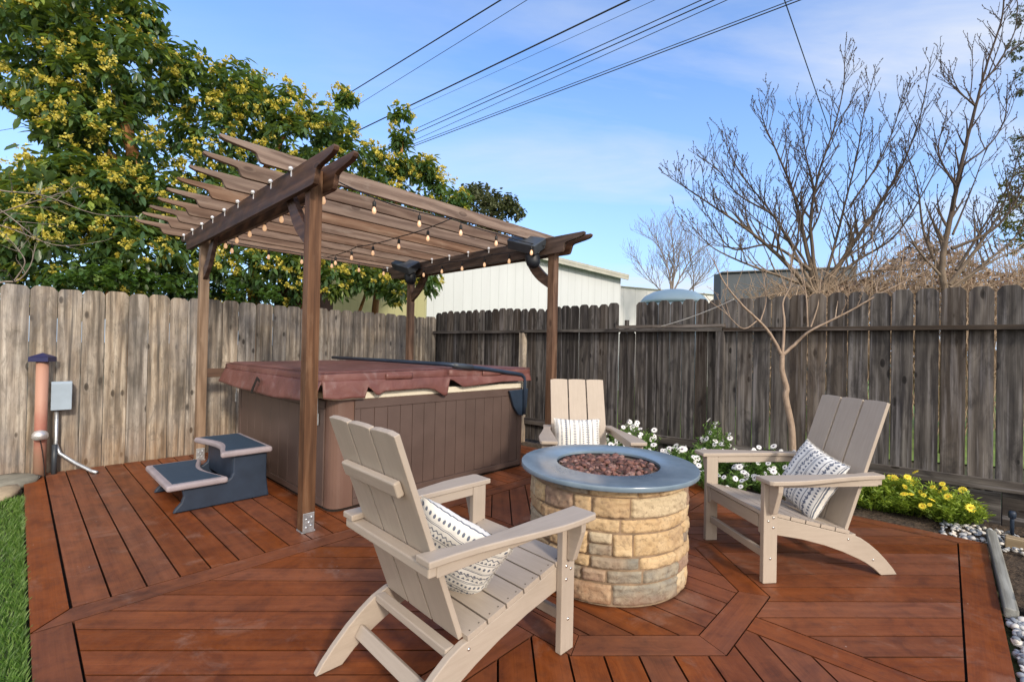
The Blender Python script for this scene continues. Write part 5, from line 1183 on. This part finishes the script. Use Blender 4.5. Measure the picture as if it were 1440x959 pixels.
leafy('evergreen_tree', 'tall evergreen with hanging sprays cut off by the right edge of the photo', 'tree', g6, rt_[:7], M_far, ([g6, at(1480, 200, 15.5), at(1480, -40, 15.5)], .22, .1), leaf=(.085, .03), per=11, dens=95, droop=1.0, seed=7, tmat=M_bark2,
      limbs=[([at(1480, 200, 15.5), at(1450, 190, 15.2), at(1425, 200, 15)], .05, .015), ([at(1480, 80, 15.5), at(1445, 60, 15.2), at(1420, 75, 15)], .05, .015)])
g7 = at(1450, 470, 15.8); g7.z = -.05
leafy('evergreen_tree', 'yellow-green sunlit tree low at the right edge of the photo, behind the twigs', 'tree', g7, rt_[7:10], M_farY, ([g7, at(1450, 300, 15.8)], .15, .06), leaf=(.12, .05), per=10, dens=50, droop=.5, seed=8, tmat=M_bark2)

# ================================================================= BUILDINGS BEYOND THE FENCES
def siding(name, col, n=3.3, rough=.6):
    s = NT(name); gp = s.sep(s.attr('gp', 'Vector')); f = s.math('FRACT', s.math('MULTIPLY', gp[0], n)); g = s.math('LESS_THAN', f, .06)
    nz = s.noise(s.pos(), .8, 6, .65); st_ = s.noise(s.mapping(s.pos(), (3, 3, .3)), 1, 5, .6)
    c = s.mix(s.ramp(st_, [(.35, .0), (.75, .5)]), col, tuple(x*.84 for x in col)); c = s.mix(s.math('MULTIPLY', g, .16), c, (.05, .05, .05))
    return s.done(c, rough, s.bump(s.math('SUBTRACT', 1.0, g), .4, .02), spec=.3)
def wall(m, p, q, z0, z1a, z1b, th=.15, mi=0):
    p, q = Vector((p[0], p[1], 0)), Vector((q[0], q[1], 0)); d = q-p; L_ = d.length; d.normalize(); nrm = Vector((-d.y, d.x, 0))
    m.prism([(0, z0), (L_, z0), (L_, z1b), (0, z1a)], p, d, (0, 0, 1), nrm, th, mi=mi)
M_wsid = siding('white_metal_siding', (.60, .635, .65)); M_ysid = siding('pale_yellow_siding', (.50, .49, .27), 5); M_fas = plain('grey_green_fascia', (.42, .42, .36), .6, .12, 3)
M_wsid2 = siding('white_siding', (.68, .69, .68), 2)
Yw0, Yw1 = 12.8, 17.0
wl = at(588, 372, Yw0); wr = at(873, 391, Yw1); zt_ = (wl.z+wr.z)/2
t = thing('white_building', 'white vertical-sided building with a grey eave rising behind the dark fence, left of centre', 'building', ((wl.x+wr.x)/2, (wl.y+wr.y)/2, 0))
O_ = ((wl.x+wr.x)/2, (wl.y+wr.y)/2, 0)
zl_ = at(588, 322, Yw0).z; zr_ = wr.z
m = MB(); wall(m, wl, wr, -.1, zl_, zr_); dvec = (wr-wl); dvec.z = 0; dvec.normalize(); nv_ = Vector((-dvec.y, dvec.x, 0)); bk = wr+nv_*1.0; wall(m, wr+dvec*-.15+nv_*.15, (bk.x, bk.y), -.1, zr_, zr_+.4)
m.build('wall', M_wsid, t, O_)
m = MB(); m.bar(Vector((wl.x, wl.y, zl_+.05))-nv_*.12, Vector((wr.x, wr.y, zr_+.05))-nv_*.12+dvec*.12, .35, .09); m.bar(Vector((wl.x, wl.y, zl_+.0))-nv_*.26, Vector((wr.x, wr.y, zr_+.0))-nv_*.26+dvec*.12, .05, .19); m.build('eave', M_fas, t, O_)
m = MB(); m.prism([(0, 0), ((wr-wl).length, 0), ((wr-wl).length, .8), (0, .8)], Vector((wl.x, wl.y, zl_+.12)), ((wr.x-wl.x), (wr.y-wl.y), (zr_-zl_)) if False else (Vector((wr.x, wr.y, zr_))-Vector((wl.x, wl.y, zl_))).normalized(), (nv_+Vector((0, 0, .07))).normalized(), (0, 0, 1), .05); m.build('roof', M_fas, t, O_)
p0, p1 = at(868, 403, 19), at(1060, 420, 20); t = thing('white_building', 'low white building wall seen between the eave and the blue dome', 'building', ((p0.x+p1.x)/2, p0.y, 0)); O_ = ((p0.x+p1.x)/2, p0.y, 0)
m = MB(); wall(m, p0, p1, -.1, p0.z, p1.z); m.build('wall', M_wsid2, t, O_); m = MB(); m.bar(p0+Vector((0, -.03, .015)), p1+Vector((0, -.03, .015)), .1, .03); m.build('eave', M_fas, t, O_)
p0, p1 = at(425, 372, 12.5), at(600, 372, 12.5); t = thing('yellow_building', 'pale yellow-green sided wall glimpsed beneath the avocado branches by the far post', 'building', ((p0.x+p1.x)/2, 12.5, 0)); O_ = ((p0.x+p1.x)/2, 12.5, 0)
m = MB(); wall(m, p0, p1, -.1, p0.z+.4, p1.z+.4); m.build('wall', M_ysid, t, O_); m = MB(); m.bar(p0+Vector((0, -.1, .45)), p1+Vector((0, -.1, .45)), .5, .1); m.build('eave', M_fas, t, O_)
p0, p1 = at(400, 404, 9.3), at(420, 404, 9.3); t = thing('garden_shed', 'low dark red-brown shed roof peeping over the left fence behind the pergola post', 'shed', (p0.x, 9.3, 0)); O_ = (p0.x, 9.3, 0)
M_rs = plain('dark_red_boards', (.09, .03, .02), .8, .3, 12)
m = MB(); m.box(p0.x-.2, p1.x+.35, 9.3, 10.2, -.1, p0.z); m.build('wall', M_rs, t, O_); m = MB(); m.box(p0.x-.25, p1.x+.4, 9.25, 10.3, p0.z+.002, p0.z+.05); m.build('roof', M_rs, t, O_)
p0, p1 = at(1014, 384, 12.5), at(1205, 376, 13.5); t = thing('grey_building', 'flat-topped dark grey building behind the big bare tree', 'building', ((p0.x+p1.x)/2, 13, 0)); O_ = ((p0.x+p1.x)/2, 13, 0)
M_domeb = plain('pale_blue_vinyl', (.22, .32, .40), .5, .08, 2)
M_dg = siding('dark_grey_panel', (.075, .090, .105), 1.2)
m = MB(); wall(m, p0, p1, -.1, p0.z, p1.z, .3); m.build('wall', M_dg, t, O_); m = MB(); m.bar(p0+Vector((0, -.04, .01)), p1+Vector((0, -.04, .01)), .12, .03); m.build('parapet', plain('grey_coping', (.13, .14, .15), .6), t, O_)
dc = at(947, 428, 12.0); rd = 46*12/F
t = thing('dome_canopy', 'pale blue shallow dome rising just above the dark fence beside the low white building', 'dome', (dc.x, dc.y, 0))
m = MB(); m.lathe([(rd, 0), (rd*.97, rd*.10), (rd*.85, rd*.24), (rd*.62, rd*.36), (rd*.33, rd*.43), (0, rd*.455)], 36); m.build('dome', M_domeb, t, (0, 0, -dc.z), smooth=True)
m = MB(); m.lathe([(rd*.97, -.07), (rd*.97, dc.z)], 36); m.build('drum', M_domeb, t, smooth=True)

# white string from the young tree to the fence rail
m = MB(); p, q = at(917, 462, 5.95), at(1032, 421, Yt-.03); n = 16
m.tube([p.lerp(q, k/n)-q-Vector((0, 0, .03*4*(k/n)*(1-k/n))) for k in range(n+1)], .006, 6); o = m.build('tie_string', plain('white_cord', (.62, .60, .55), .8)); o.location = q; tag(o, 'pale cord tied from the young tree to the rail of the dark fence', 'cord')

# ================================================================= OVERHEAD WIRES
M_wire = plain('black_wire', (.02, .022, .028), .6)
def wire(label, x0, y0, x1, y1, Y0, Y1, r, sag=.0):
    p, q = at(x0, y0, Y0), at(x1, y1, Y1); d = q-p; p = p-d*.25; q = q+d*.35; n = 24; m = MB()
    m.tube([p.lerp(q, k/n)-p-Vector((0, 0, sag*4*(k/n)*(1-k/n))) for k in range(n+1)], r, 6); o = m.build('overhead_wire', M_wire, smooth=True); o.location = p; tag(o, label, 'wire', 'overhead wires crossing the sky'); return o
wire('thick topmost overhead wire, highest of those leaving the avocado trees', 495, 129, 705, 0, 20, 13, .020)
wire('thin overhead wire just below the topmost thick one', 495, 153, 742, 0, 20, 13, .009)
wire('thick overhead wire crossing above the pointed avocado tree', 512, 180, 886, 0, 20, 12, .024)
wire('faint thin overhead wire running close under the second thick wire', 592, 149, 922, 0, 22, 13, .007)
wire('upper wire of the close bundle passing right of the pointed avocado tree', 597, 176, 992, -2, 20, 11, .013)
wire('middle wire of the close bundle of overhead wires', 597, 182, 1010, -2, 20, 11, .015)
wire('lower wire of the close bundle of overhead wires', 600, 190, 1028, -2, 20, 11, .010)
wire('upper of the two lowest overhead wires', 584, 202, 1105, 4, 20, 11, .012)
wire('lowest overhead wire of all, ending in the top edge right of centre', 584, 205, 1132, -2, 20, 11, .015)
wire('single wire dropping steeply from the top edge behind the big bare tree', 1103, 0, 1162, 172, 11, 16, .013)
wire('faint wire at the far left edge, left of the avocado tree', 0, 184, 40, 177, 22, 21, .012)
